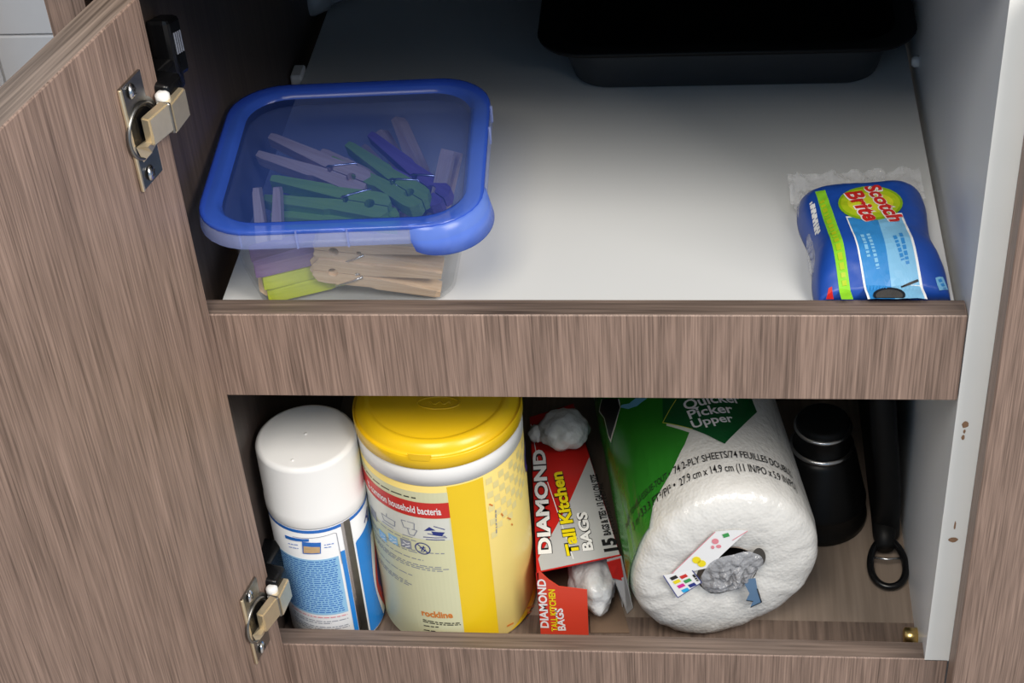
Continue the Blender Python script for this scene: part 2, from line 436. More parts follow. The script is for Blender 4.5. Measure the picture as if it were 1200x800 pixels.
# room: tiled wall and floor beyond the cabinet
wb = structure(box('wall_kitchen', -1.3, 1.6, 0.604, 0.64, -0.42, 1.2, 'grout'), 'white tiled kitchen wall behind the cabinet', 'tiled wall')
tile = None
zg = ony(20, 42, 0.6).z
for i in range(4):
    for j in range(4):
        x1 = -0.374 + (i - 1) * 0.302 + 0.30; z0 = zg - 0.202 + j * 0.202 - 0.0
        if x1 > 0.25: continue
        if z0 < -0.42: continue
        t = box('tile', -0.1499, 0.1499, -0.003, 0.0035, -0.1, 0.1, 'glazed_tile', wb, bevel=0.0012) if tile is None else tile.copy()
        if tile is None: tile = t
        else: COL.objects.link(t)
        t.location = (x1 - 0.15, 0.6035, z0 + 0.1 + 0.001)
structure(box('floor_kitchen', -1.5, 1.8, -2.2, 0.64, -0.45, -0.42, 'kitchen_floor'), 'grey kitchen floor in front of the cabinet', 'floor')
structure(box('trim_5', -0.47, -0.381, 0.55, 0.596, -0.42, 0.1, 'laminate_upright'), 'upright brown board standing against the tiled wall', 'trim')

# upper shelf
sh = thing('shelf', 'white laminate shelf board carrying the bin and the sponge pack', 'shelf', (0.22, 0.02, ZS))
sh_b = box('board', -0.22, 0.2155, -0.0046, YB - 0.021, -0.016, 0, 'shelf_melamine', sh, bevel=0.0004)
P = onz(349, 86, ZS)
box('clip', -0.2288, -0.2203, P.y - 0.02 - 0.010, P.y - 0.02 + 0.007, -0.014, 0.0035, 'white_plastic', sh, bevel=0.001)

# ================================================================== OPEN DOOR with hinges
ANG = math.atan2(-math.sin(math.radians(76.8)), -math.cos(math.radians(76.8)))
door = bpy.data.objects.new('door_1', None); COL.objects.link(door); door.location = (0, -0.001, 0); door.rotation_euler = (0, 0, ANG)
structure(door, 'open wood grained cabinet door seen from its inner side', 'cabinet door')
sl = box('slab', 0, 0.45, -0.022, 0, -0.345, 0.2092, ['laminate_upright', 'door_edge_band'], door, bevel=0.0008)
slot_by_normal(sl, 2, 1)
def hinge(zc):
    h = bpy.data.objects.new('hinge', None); COL.objects.link(h); h.parent = door; h.location = (0.0275, 0, zc)
    # local x: away from hinge edge, y: out of the inner face
    def to3(v): return Vector((v.x, v.z, v.y))
    # flange plate with a bulge round the cup, cut open by the cup hole
    o2 = [(0.011, -0.031), (0.011, 0.031), (-0.011, 0.031), (-0.011, 0.0150)]
    for k in range(9):
        a = math.radians(128 + k * 104 / 8); o2.append((-0.001 + 0.0185 * math.cos(a), 0.0185 * math.sin(a)))
    o2 += [(-0.011, -0.0150), (-0.011, -0.031)]
    prism('flange', o2, 'nickel_dark', h, to3, 0.0016, 0.0)
    # bright rolled rim on the outer edge
    box('flange_edge', 0.0095, 0.0118, 0.0003, 0.0024, -0.031, 0.031, 'nickel', h, bevel=0.0006, seg=2, smooth=True)
    # raised dome ring of the cup and dark well
    pts = [(-0.001 + 0.0150 * math.cos(a), 0.0022, 0.0150 * math.sin(a)) for a in [2 * PI * k / 36 for k in range(36)]]
    tube('cup_rim', pts, 0.0011, 'nickel_dark', h, 8, True)
    well = [(-0.001 + 0.0142 * math.cos(a), 0.0142 * math.sin(a)) for a in [2 * PI * k / 28 for k in range(28)]]
    prism('cup_well', well, 'nickel_dark', h, to3, 0.0020)
    prism('cup_mouth', [(-0.001 + 0.0115 * math.cos(a), 0.0025 + 0.0105 * math.sin(a)) for a in [2 * PI * k / 28 for k in range(28)]], 'black_plastic', h, to3, 0.0023)  # flat black disc: shade of the cup recess put into the colour
    # pressed fold inside the cup, below the arm
    raw('cup_fold', [(0.0095, 0.0024, -0.004), (0.0060, 0.0024, -0.0155), (-0.004, 0.0024, -0.0160), (-0.0095, 0.0024, -0.007), (-0.0075, 0.0085, -0.0045), (0.007, 0.0080, -0.0045), (0.0, 0.0050, -0.0125)],
        [(0, 5, 6, 1), (5, 4, 6), (4, 3, 6), (6, 3, 2), (6, 2, 1), (0, 4, 5), (0, 3, 4)], 'nickel', h)
    for sgn in (1, -1):
        sc_ = lathe('screw', [(0.0045, 0), (0.0045, 0.0006), (0.0030, 0.0018), (0.0, 0.0021)], 'steel_bright', h, 18, caps=(True, False))
        sc_.rotation_euler = (-PI / 2, 0, 0.3); sc_.location = (0.001, 0.0015, 0.0250 * sgn)
        for r_ in (0.4, 1.97):
            b_ = box('x', -0.0022, 0.0022, -0.0004, 0.0004, 0.0018, 0.0024, 'ink_black')
            b_.data.transform(Matrix.Rotation(r_, 4, 'Z')); b_.data.transform(sc_.matrix_basis)
            b_.name = 'screw_slot'; b_.parent = h
    # knuckle arm: two folded bright plates
    hh = 0.0092
    def arm_piece(nm, p0, p1, thick, mat, zs=(hh, hh), dz=0.0):
        d = Vector((p1[0] - p0[0], p1[1] - p0[1])).normalized(); n = Vector((-d.y, d.x)); 
        if n.y < 0: n = -n
        vs_ = []
        for (p, z_) in ((p0, zs[0]), (p1, zs[1])):
            for s_, zz in ((0, -z_), (0, z_), (-thick, z_), (-thick, -z_)):
                vs_.append((p[0] + n.x * s_, p[1] + n.y * s_, zz + dz))
        bm = bmesh.new(); V = [bm.verts.new(v) for v in vs_]
        for f in ((0, 1, 2, 3), (7, 6, 5, 4), (0, 4, 5, 1), (1, 5, 6, 2), (2, 6, 7, 3), (3, 7, 4, 0)): bm.faces.new([V[i] for i in f])
        bmesh.ops.recalc_face_normals(bm, faces=bm.faces)
        bmesh.ops.bevel(bm, geom=list(bm.edges), offset=0.0009, segments=2, affect='EDGES')
        return from_bm(nm, bm, mat, h, False)
    arm_piece('arm', (0.0030, 0.0095), (-0.0150, 0.0120), 0.006, 'nickel', (0.0082, 0.0086), 0.0015)
    arm_piece('arm', (-0.0156, 0.0128), (-0.0345, 0.0115), 0.007, 'nickel', (0.0090, 0.0088), -0.0005)
    box('arm_pin', -0.0168, -0.0142, 0.004, 0.0122, -0.0090, 0.0096, 'nickel_dark', h, bevel=0.0008)
    tube('roller', [(-0.021, 0.005, 0.006), (-0.021, 0.005, 0.0108), (-0.021, 0.005, 0.0122)], [0.0040, 0.0040, 0.0025], 'white_plastic', h, 14)
    # dark mounting arm reaching the cabinet side
    box('mount_cap', -0.0395, -0.0225, -0.012, 0.0080, -0.010, 0.0150, 'black_plastic', h, bevel=0.003, seg=3, smooth=True)
    box('mount_link', -0.062, -0.036, -0.026, -0.004, -0.008, 0.014, 'black_plastic', h, bevel=0.003, seg=3, smooth=True)
    return h
H1 = hinge(0.144); H2 = hinge(-0.2365)
# soft-close damper of the upper hinge on the cabinet side
DM = door.matrix_basis.inverted()
bm = bmesh.new(); bm_box(bm, XL + 0.0002, XL + 0.013, 0.024, 0.046, 0.140, 0.176, 0.003, 2)
for v in bm.verts: v.co.z += -(v.co.y - 0.04) * 0.35
bm.transform(DM @ Matrix.Identity(4))
for v in bm.verts: v.co -= H1.location
d1 = from_bm('damper', bm, 'black_plastic', H1)
for k in range(4):
    bm = bmesh.new(); bm_box(bm, XL + 0.0127, XL + 0.0134, 0.030 + k * 0.0034, 0.0310 + k * 0.0034, 0.154, 0.167)
    for v in bm.verts: v.co.z += -(v.co.y - 0.04) * 0.35
    bm.transform(DM)
    for v in bm.verts: v.co -= H1.location
    from_bm('damper_mark', bm, 'ink_grey', H1)
bm = bmesh.new(); bm_box(bm, XL + 0.0002, XL + 0.014, 0.030, 0.085, -0.258, -0.232, 0.003, 2); bm.transform(DM)
for v in bm.verts: v.co -= H2.location
from_bm('mount_plate', bm, 'nickel_dark', H2)

# ================================================================== STORAGE BIN
BX, BY, BR = 0.0795, 0.077, math.radians(3.4)
bin_ = thing('storage_bin', 'clear plastic bin of clothespins with a blue see-through lid', 'storage bin', (BX, BY, ZS), rotz=BR)
zr = lambda z: z - ZS
rings = [rr_ring(0.0585, 0.0585, 0.020, 0.0003), rr_ring(0.0605, 0.0605, 0.022, 0.002), rr_ring(0.066, 0.066, 0.025, 0.026), rr_ring(0.0705, 0.0705, 0.028, 0.0585),
         rr_ring(0.0705, 0.0705, 0.028, 0.0585 + 0.006)]
inner = [rr_ring(0.0692, 0.0692, 0.0267, 0.0585 + 0.006), rr_ring(0.0692, 0.0692, 0.0267, 0.0585), rr_ring(0.0647, 0.0647, 0.0237, 0.026), rr_ring(0.0590, 0.0590, 0.0205, 0.0036), rr_ring(0.057, 0.057, 0.0185, 0.0018)]
loft('body', rings + inner, 'bin_clear', bin_, (True, True))
LZ = zr(0.0655)
lid = loft('lid', [rr_ring(0.0805, 0.0805, 0.034, LZ - 0.0045), rr_ring(0.0830, 0.0830, 0.0345, LZ - 0.0025), rr_ring(0.0826, 0.0826, 0.0345, LZ - 0.0007), rr_ring(0.081, 0.081, 0.034, LZ),
                   rr_ring(0.0745, 0.0745, 0.0290, LZ), rr_ring(0.0725, 0.0725, 0.0272, LZ - 0.0008), rr_ring(0.0705, 0.0705, 0.0258, LZ - 0.0045)], 'lid_blue', bin_)
lp = loft('lid_panel', [rr_ring(0.0705, 0.0705, 0.0258, LZ - 0.0045), rr_ring(0.068, 0.068, 0.024, LZ - 0.0050)], 'lid_blue_panel', lid, (False, True))
loft('lid_skirt', [rr_ring(0.0830, 0.0830, 0.0345, LZ - 0.0025), rr_ring(0.0838, 0.0838, 0.035, LZ - 0.0115), rr_ring(0.0832, 0.0832, 0.035, LZ - 0.0120), rr_ring(0.0820, 0.0820, 0.034, LZ - 0.0030)], 'lid_skirt', lid)
# pull tab at one corner
vs_, fs = [], []
N_ = 22
for i in range(N_ + 1):
    t = i / N_
    a = math.radians(-100 + 112 * t)
    prof = math.sin(PI * t) ** 0.32 if 0 < t < 1 else 0
    c0 = Vector((0.0835 - 0.035, -0.0835 + 0.035))
    if t < 0: pass
    d = Vector((math.cos(a), math.sin(a)))
    for (ro, dz) in ((0.0335, -0.0012), (0.0352 + 0.001 * prof, -0.003), (0.0356 + 0.003 * prof, -0.0095 - 0.0005 * prof), (0.0352 + 0.0058 * prof, -0.0105 - 0.0085 * prof), (0.0345 + 0.0055 * prof, -0.0100 - 0.0085 * prof), (0.0345 + 0.0022 * prof, -0.0095)):
        p = c0 + d * ro; vs_.append((p.x, p.y, LZ + dz))
for i in range(N_):
    for k in range(5): fs.append((i * 6 + k, (i + 1) * 6 + k, (i + 1) * 6 + k + 1, i * 6 + k + 1))
raw('lid_tab', vs_, fs, 'lid_tab_blue', lid, True)
for (x, y, r_) in ((-0.022, -0.0836, 0), (0.007, -0.0836, 0), (-0.055, -0.080, 0.25), (0.0836, 0.02, PI / 2), (0.0836, 0.045, PI / 2)):
    b_ = box('lid_rib', -0.0005, 0.0005, -0.0006, 0.0010, -0.0115, 0.0, 'lid_skirt', lid)
    b_.location = (x, y, LZ - 0.0005); b_.rotation_euler = (0, 0, r_)

# ------------------------------------------------------------------ clothespins
def prong_mesh(sign):
    pr = [(-0.030, 0.0004), (-0.0215, 0.0004)]
    for k in range(7):
        a = PI - PI * k / 6; pr.append((-0.0180 + 0.0032 * math.cos(a), 0.0004 + 0.0030 * math.sin(a)))
    pr += [(-0.0135, 0.0004), (-0.004, 0.0004), (-0.0035, 0.0020), (-0.0010, 0.0020), (-0.0005, 0.0004), (0.004, 0.0006), (0.050, 0.0055), (0.050, 0.0098), (0.046, 0.0106), (0.010, 0.0100), (0.006, 0.0088), (-0.022, 0.0098), (-0.0275, 0.0090), (-0.031, 0.0040)]
    bm = bmesh.new()
    f = bm.faces.new([bm.verts.new((x, y * sign, -0.005)) for x, y in pr])
    r = bmesh.ops.extrude_face_region(bm, geom=[f])
    for v in [g for g in r['geom'] if isinstance(g, bmesh.types.BMVert)]: v.co.z += 0.010
    bmesh.ops.recalc_face_normals(bm, faces=bm.faces)
    me = bpy.data.meshes.new('prong'); bm.to_mesh(me); bm.free(); return me
PR = {}
def prong(sign, mat):
    if (sign, mat) not in PR:
        me = prong_mesh(sign); me.materials.append(MATS[mat]); PR[(sign, mat)] = me
    return PR[(sign, mat)]
SPRING = None
def in_bin(Mx, k):
    """shift a pin so that it stays between the bin's walls, floor and lid"""
    Mb = Matrix.Translation((BX, BY, ZS)) @ Matrix.Rotation(BR, 4, 'Z'); Mi = Mb.inverted()
    for _ in range(25):
        ex = Vector((0, 0, 0)); 
        for x in (-0.031, 0.0505):
            for y in (-0.0108, 0.0108):
                for z in (-0.0062, 0.0062):
                    p = Mi @ (Mx @ Vector((x * k, y * k, z * k)))
                    lim = 0.0572 + 0.0105 * max(0, min(1, p.z / 0.058))
                    for a in (0, 1):
                        if p[a] > lim: ex[a] = min(ex[a], lim - p[a])
                        if p[a] < -lim: ex[a] = max(ex[a], -lim - p[a])
                    if p.z < 0.0022: ex.z = max(ex.z, 0.0022 - p.z)
                    if p.z > 0.0645: ex.z = min(ex.z, 0.0645 - p.z)
        if ex.length < 1e-5: break
        sh_ = Mb.to_3x3() @ ex
        for i in range(3): Mx[i][3] += sh_[i]
    return Mx
def pin(kind, a, b, za, zb, roll, label, group, Y=None, k=0.95):
    """jaw end at pixel a, handle end at pixel b; heights za, zb from where it lies in the pile, or depth Y against the bin front"""
    global SPRING
    if Y is not None: A, B = ony(a[0], a[1], Y), ony(b[0], b[1], Y)
    else: A, B = onz(a[0], a[1], za), onz(b[0], b[1], zb)
    d = (B - A).normalized()
    up = Vector((0, 0, 1)); side = d.cross(up).normalized(); up = side.cross(d).normalized()
    c, s = math.cos(math.radians(roll)), math.sin(math.radians(roll))
    Yv = up * c + side * s; Z = d.cross(Yv)
    mid = (A + B) / 2 - d * 0.0095 * k
    o = thing('clothespin', label, 'clothespin', mid, group)
    Mx = Matrix.Identity(4)
    for i in range(3): Mx[i][0] = d[i]; Mx[i][1] = Yv[i]; Mx[i][2] = Z[i]; Mx[i][3] = mid[i]
    Mx = in_bin(Mx, k)
    o.matrix_basis = Mx @ Matrix.Scale(k, 4)
    for sg in (1, -1):
        p = bpy.data.objects.new('prong', prong(sg, kind)); COL.objects.link(p); p.parent = o
    if SPRING is None:
        pts = []
        for q in range(0, 49):
            t = q / 48; an = 2 * PI * 3 * t; pts.append((-0.00225 + 0.0030 * math.cos(an), 0.0030 * math.sin(an), -0.0056 + 0.0112 * t))
        pts = [(-0.017, 0.0100, -0.0030), (-0.016, 0.0106, -0.0056), (-0.004, 0.0035, -0.0060)] + pts + [(-0.004, -0.0035, 0.0060), (-0.016, -0.0106, 0.0056), (-0.017, -0.0104, 0.0030)]
        so = tube('spring', pts, 0.0007, 'steel_bright', o, 6); SPRING = so.data
    else:
        so = bpy.data.objects.new('spring', SPRING); COL.objects.link(so); so.parent = o
    return o
GW, GG, GL, GP = 'natural wood clothespins in the bin', 'green clothespins in the bin', 'lime clothespins in the bin', 'purple clothespins in the bin'
pin('pin_wood', (364, 315), (520, 334), 0, 0, 6, 'natural wood clothespin lying flat against the clear front of the bin', GW, 0.0232)
pin('pin_wood', (366, 286), (522, 300), 0, 0, 8, 'natural wood clothespin resting on another under the lid rim', GW, 0.0275)
pin('pin_wood', (368, 340), (518, 362), 0, 0, 5, 'natural wood clothespin lowest of the three at the front of the bin', GW, 0.0245)
pin('pin_lime', (392, 326), (306, 345), 0.001, 0.001, 86, 'lime green clothespin at the bottom corner of the bin', GL)
pin('pin_lime', (394, 306), (312, 326), 0.011, 0.012, 84, 'lime green clothespin lying on the lowest lime one', GL)
pin('pin_purple', (402, 284), (322, 302), 0.023, 0.023, 84, 'purple clothespin above the lime ones beside the front pins', GP)
pin('pin_wood', (292, 330), (286, 226), 0.006, 0.052, 88, 'natural wood clothespin standing upright in the bin corner', GW, None, 0.80)
pin('pin_green', (450, 246), (322, 226), 0.036, 0.042, 70, 'green clothespin lying across the top of the pile', GG)
pin('pin_green', (468, 262), (322, 247), 0.028, 0.032, 84, 'green clothespin just under the topmost green one', GG)
pin('pin_green', (506, 246), (392, 178), 0.034, 0.040, 75, 'green clothespin slanting towards the middle of the bin', GG)
pin('pin_wood', (390, 214), (306, 182), 0.036, 0.043, 70, 'natural wood clothespin open towards the far side of the bin', GW)
pin('pin_wood', (462, 232), (394, 202), 0.028, 0.034, 78, 'natural wood clothespin half under the slanting green one', GW)
pin('pin_purple', (520, 230), (445, 178), 0.032, 0.040, 70, 'purple clothespin next to the slanting green one', GP)
pin('pin_wood', (488, 226), (432, 170), 0.014, 0.024, 70, 'natural wood clothespin leaning with handles up by the purple one', GW)
pin('pin_wood', (536, 238), (508, 180), 0.010, 0.030, 40, 'natural wood clothespin with raised handles in the far part of the bin', GW)
pin('pin_wood', (530, 262), (545, 196), 0.016, 0.044, 8, 'natural wood clothespin on edge along the bin side under the tab', GW, None, 0.86)
pin('pin_wood', (500, 280), (420, 262), 0.014, 0.014, 80, 'natural wood clothespin deep in the middle of the pile', GW)
pin('pin_green', (440, 212), (356, 236), 0.010, 0.012, 84, 'green clothespin at the bottom of the pile', GG)

# ================================================================== BLACK PAN
pan = thing('baking_pan', 'black rimmed baking pan standing at the back of the white shelf', 'baking pan', (0.305, 0.361, ZS), rotz=0.012)
ph = 0.030 - ZS
loft('body', [rr_ring(0.103, 0.087, 0.022, 0.0003), rr_ring(0.1065, 0.0905, 0.025, 0.003), rr_ring(0.117, 0.0955, 0.030, ph - 0.004)], 'pan_grey', pan, (True, False))
loft('rim', [rr_ring(0.1165, 0.095, 0.030, ph - 0.0045), rr_ring(0.1300, 0.1060, 0.034, ph - 0.0035), rr_ring(0.1310, 0.1070, 0.034, ph - 0.001), rr_ring(0.1300, 0.1060, 0.034, ph), rr_ring(0.117, 0.0955, 0.029, ph)], 'black_matte', pan)
loft('inside', [rr_ring(0.117, 0.0955, 0.029, ph), rr_ring(0.106, 0.089, 0.025, 0.006), rr_ring(0.102, 0.086, 0.022, 0.004)], 'black_matte', pan, (False, True))

# grey pipe at the far left of the shelf
pp = thing('drain_pipe', 'grey plastic pipe with a rounded end beside the dark cabinet side', 'pipe', onz(362, 10, ZS))
P0 = Vector((0.006, -0.012, 0.0125)); 
dirp = Vector((0.075, 0.055, 0.012))
tube('pipe', [P0 + dirp * t for t in (0, 0.5, 1.4)], 0.0095, 'grey_plastic', pp, 20)
tube('end_cap', [P0 + dirp * t for t in (-0.10, -0.095, -0.07, -0.03, 0.12, 0.121)], [0.002, 0.006, 0.0095, 0.0115, 0.0115, 0.0095], 'grey_plastic', pp, 20)

# ================================================================== SPONGE PACK
class PackSurf:
    """pillow-shaped pack; u along its width, v towards the back"""
    def __init__(s, o, yaw, hw, L): s.o = Vector((o[0], o[1])); s.hw = hw; s.L = L; s.ex = Vector((math.cos(yaw), math.sin(yaw))); s.ey = Vector((-s.ex.y, s.ex.x))
    def half(s, v):
        t = v / s.L
        return s.hw * (1 + 0.045 * math.sin(t * 9.0 + 0.6))
    def H(s, u, v):
        t = max(0, min(1, v / s.L)); e = max(0.0, 1 - abs(u / s.half(v)) ** 4.5)
        g = min(1, (t / 0.30)) if t < 0.30 else 1.0
        prof = 0.40 + 0.60 * math.sin(g * PI / 2)
        back = max(0.0, 1 - max(0, (t - 0.80) / 0.20) ** 2.2)
        h = 0.003 + 0.026 * prof * (e ** 0.5) * (0.12 + 0.88 * back ** 0.6)
        h += 0.0011 * noise.noise(Vector((u * 60, v * 60, 1.3))) + 0.0004 * noise.noise(Vector((u * 200, v * 200, 4)))
        return h
    def map(s, u, v, off):
        p = s.o + s.ex * u + s.ey * v; return Vector((p.x, p.y, ZS + s.H(u, v) + off))
    def inv(s, px, py):
        z = ZS + 0.025
        for _ in range(12):
            P = onz(px, py, z); q = Vector((P.x, P.y)) - s.o; u, v = q.dot(s.ex), q.dot(s.ey); z = 0.5 * z + 0.5 * (ZS + s.H(u, v))
        return Vector((u, v))
PK = PackSurf((0.3945, 0.0185), math.radians(4.5), 0.0375, 0.103)
pack = thing('sponge_pack', 'blue plastic pack of scouring sponges lying at the shelf front', 'sponge pack', (0, 0, 0))
vs_, fs = [], []
NU, NV = 44, 56
for j in range(NV + 1):
    v = PK.L * j / NV
    for i in range(NU + 1):
        u = PK.half(v) * (-1 + 2 * i / NU); vs_.append(PK.map(u, v, 0))
n0 = len(vs_)
for j in range(NV + 1):
    v = PK.L * j / NV
    for i in range(NU + 1):
        u = PK.half(v) * (-1 + 2 * i / NU); p = PK.map(u, v, 0); vs_.append(Vector((p.x, p.y, ZS + 0.0004)))
k_ = NU + 1
for j in range(NV):
    for i in range(NU):
        a = j * k_ + i; fs.append((a, a + 1, a + k_ + 1, a + k_)); a += n0; fs.append((a, a + k_, a + k_ + 1, a + 1))
for i in range(NU): fs.append((i, i + n0, i + 1 + n0, i + 1)); a = NV * k_ + i; fs.append((a, a + 1, a + 1 + n0, a + n0))
for j in range(NV):
    a = j * k_; fs.append((a, a + k_, a + k_ + n0, a + n0)); a += NU; fs.append((a, a + n0, a + k_ + n0, a + k_))
body_pack = raw('body', vs_, fs, 'pack_blue', pack, True)
def film_sheet(name, fn, nu, nv, mat, parent):
    v_, f_ = [], []
    for j in range(nv + 1):
        for i in range(nu + 1): v_.append(fn(i / nu, j / nv))
    for j in range(nv):
        for i in range(nu): a = j * (nu + 1) + i; f_.append((a, a + 1, a + nu + 2, a + nu + 1))
    return raw(name, v_, f_, mat, parent, True)
def back_film(s, t):
    u = PK.hw * (-1.12 + 2.2 * s); v = PK.L * 0.92 + 0.024 * t + 0.003 * noise.noise(Vector((s * 6, 0, 0)))
    p = PK.o + PK.ex * u + PK.ey * v
    return Vector((p.x, p.y, ZS + 0.010 + 0.007 * t + 0.004 * noise.noise(Vector((s * 11, t * 3, 2))) + 0.002 * noise.noise(Vector((s * 30, t * 6, 5)))))
film_sheet('clear_end', back_film, 60, 8, 'clear_film', pack)
def side_film(s, t):
    v = PK.L * (0.25 + 0.72 * s); u = -PK.half(v) * (0.93 + 0.14 * t * (0.6 + 0.4 * math.sin(s * 7)))
    p = PK.o + PK.ex * u + PK.ey * v
    return Vector((p.x, p.y, ZS + 0.014 - 0.008 * t + 0.003 * noise.noise(Vector((s * 12, t * 3, 7)))))
film_sheet('clear_side', side_film, 40, 6, 'clear_film', pack)
MLP = 0.004
poly_px('panel', PK, [[(991, 254), (1057, 250), (1087, 351), (1017, 351)]], 'ink_white', pack, 0.0003, MLP)
poly_px('panel_dark_half', PK, [[(993, 256), (1027, 254), (1049, 351), (1020, 351)]], 'pack_mid_blue', pack, 0.0005, MLP)
poly_px('panel_light_half', PK, [[(1027, 254), (1055, 252), (1084, 351), (1049, 351)]], 'pack_light_blue', pack, 0.0005, MLP)
poly_px('green_strip', PK, [[(955, 225), (967, 223), (1000, 351), (986, 351)]], 'pack_green', pack, 0.0003, MLP)
poly_px('red_patch', PK, [[(971, 338), (975, 336), (977, 351), (968, 351)]], 'ink_red', pack, 0.0003, MLP)
def ell(cx, cy, rx, ry, n=28): return [(cx + rx * math.cos(2 * PI * k / n), cy + ry * math.sin(2 * PI * k / n)) for k in range(n)]
poly_px('oval', PK, [ell(1020, 239, 38, 20)], 'oval_green', pack, 0.0007, MLP)
poly_px('oval_middle', PK, [ell(1020, 239, 35, 17.5)], 'oval_lime', pack, 0.0008, MLP)
poly_px('oval_inner', PK, [ell(1020, 239, 27, 12)], 'oval_yellow', pack, 0.0009, MLP)
for nm, bold, mt, of in (('lettering_outline', 0.085, 'ink_white', 0.0011), ('lettering', 0.035, 'ink_red', 0.0014)):
    text_on(nm, PK, 'Scotch', (1012, 221), (1044, 262), mt, pack, 0.86, of, bold, 0.1)
    text_on(nm, PK, 'Brite', (990, 228), (1015, 262), mt, pack, 0.86, of, bold, 0.1)
fine_print('small_print', PK, [((1010, 276), (1018, 302)), ((1017, 275), (1029, 316))], 0.0020, 'pack_light_blue', pack, 0.0008)
fine_print('small_print', PK, [((1048, 277), (1058, 306)), ((1055, 274), (1064, 312))], 0.0020, 'pack_mid_blue', pack, 0.0008)
fine_print('strip_print', PK, [((963, 236), (990, 336))], 0.0026, 'oval_lime', pack, 0.0007, gap=0.5, word=0.003)
fine_print('side_print', PK, [((950, 238), (957, 274)), ((953, 240), (960, 274))], 0.0016, 'ink_white', pack, 0.0006)
poly_px('pan_picture', PK, [[(x, min(y, 350.5)) for x, y in ell(1042, 347, 19, 9)]], 'ink_black', pack, 0.0009, MLP)
poly_px('pan_picture', PK, [[(x, min(y, 350.5)) for x, y in ell(1042, 348, 16, 7)]], 'core_dark', pack, 0.0012, MLP)
strokes_px('pan_picture', PK, [((1056, 338), (1076, 330))], 0.0012, 'ink_black', pack, 0.0011)
poly_px('badge', PK, [[(1096, 326), (1105, 325), (1111, 340), (1101, 341)]], 'pack_light_blue', pack, 0.0004, MLP)
fine_print('badge_print', PK, [((1101, 328), (1107, 339))], 0.0025, 'pack_mid_blue', pack, 0.0007)

# ================================================================== SPRAY CAN
CX, CY, CRr = 0.0275, 0.0508, 0.0342
can = thing('spray_can', 'white capped aerosol spray can with a blue and white label', 'spray can', (CX, CY, ZF))
CS = CylSurf((CX, CY), CRr)
z_top = -0.1415; z_cap = CS.inv(357, 620).y
lz = lambda z: z - ZF
def local(o, par):     # printed parts are made in world space: keep them in place under the thing
    o.matrix_parent_inverse = par.matrix_basis.inverted(); return o
lathe('can_body', [(0.030, 0.0), (0.0335, 0.0012), (CRr, 0.004), (CRr, lz(z_cap) - 0.001), (CRr - 0.002, lz(z_cap) + 0.001)], 'label_white', can)
R2 = CRr + 0.0006
lathe('cap', [(R2 - 0.0002, lz(z_cap)), (R2, lz(z_cap) + 0.001), (R2, lz(z_cap) + 0.010), (R2 - 0.0004, lz(z_cap) + 0.0105), (R2 - 0.0008, lz(z_top) - 0.0032), (R2 - 0.0010, lz(z_top) - 0.0026), (R2 - 0.0016, lz(z_top) - 0.0012), (R2 - 0.0030, lz(z_top) - 0.0003), (R2 - 0.0038, lz(z_top)), (R2 - 0.0046, lz(z_top)), (0.0015, lz(z_top) + 0.0001)], 'white_plastic', can, 72)
lathe('cap_nub', [(0.0012, 0), (0.0010, 0.0006), (0.0, 0.0007)], 'white_plastic', can, 10, (0.0, 0.002, lz(z_top)), caps=(False, False))
lathe('cap_nub', [(0.0010, 0), (0.0008, 0.0006), (0.0, 0.0007)], 'white_plastic', can, 10, (-0.004, -0.024, lz(z_top)), caps=(False, False))
def canp(o): return local(o, can)
D = CS.deg
canp(poly_uv('blue_line', CS, [[(D(-100), z_cap - 0.0012), (D(100), z_cap - 0.0012), (D(100), z_cap - 0.0040), (D(-100), z_cap - 0.0040)]], 'can_line_blue', can))
# right: blue face with white curve and seam
uA = CS.inv(405, 616).x; uB = CS.inv(424, 735).x
zb = ZF + 0.004
um = CS.inv(412, 660).x
canp(poly_uv('blue_face', CS, [[(um + 0.006, zb), (um + D(62), zb), (um + D(60), z_cap - 0.030)] + [(um + D(60 - 6 * k) , z_cap - 0.012 - 0.014 * (k / 9) ** 0.6) for k in range(0, 9)] + [(um + 0.006, z_cap - 0.0265)]], 'can_blue', can, 0.0002))
canp(poly_uv('seam', CS, [[(um - 0.0010, zb), (um + 0.0042, zb), (um + 0.0042, z_cap - 0.001), (um - 0.0010, z_cap - 0.001)]], 'nickel_dark', can, 0.0004))
canp(poly_uv('seam_edge', CS, [[(um - 0.0030, zb), (um - 0.0008, zb), (um - 0.0008, z_cap - 0.001), (um - 0.0030, z_cap - 0.001)]], 'steel_bright', can, 0.0004))
canp(poly_uv('blue_stripe', CS, [[(um - 0.0066, zb), (um - 0.0034, zb), (um - 0.0034, z_cap - 0.026), (um - 0.0066, z_cap - 0.026)]], 'can_blue', can, 0.0003))
canp(poly_uv('text_field', CS, [[(um - D(95), zb + 0.033), (um - 0.0085, zb + 0.033), (um - 0.0085, z_cap - 0.029), (um - D(95), z_cap - 0.029)]], 'can_light_blue', can, 0.0003))
rows = []
canp_rows = []
def urow(u0, u1, z, wd, mat, nm, par, surf, off=0.0005, word=0.0028):
    polys = []; s = u0
    while s < u1:
        l = min(word * random.uniform(0.5, 1.7), u1 - s); polys.append([(s, z - wd / 2), (s + l, z - wd / 2), (s + l, z + wd / 2), (s, z + wd / 2)]); s += l + word * 0.3
    return polys
pol = []
zz = z_cap - 0.031
while zz > zb + 0.034: pol += urow(um - D(92), um - 0.0100 - random.uniform(0, 0.002), zz, 0.0008, None, None, None, CS); zz -= 0.0021
canp(poly_uv('small_print', CS, pol, 'can_line_blue', can, 0.0005, 0.01))
pol = urow(um - D(90), um - 0.0095, zb + 0.0305, 0.0008, None, None, None, CS)
canp(poly_uv('pink_print', CS, pol, 'ink_pink', can, 0.0005, 0.01))
pol = []
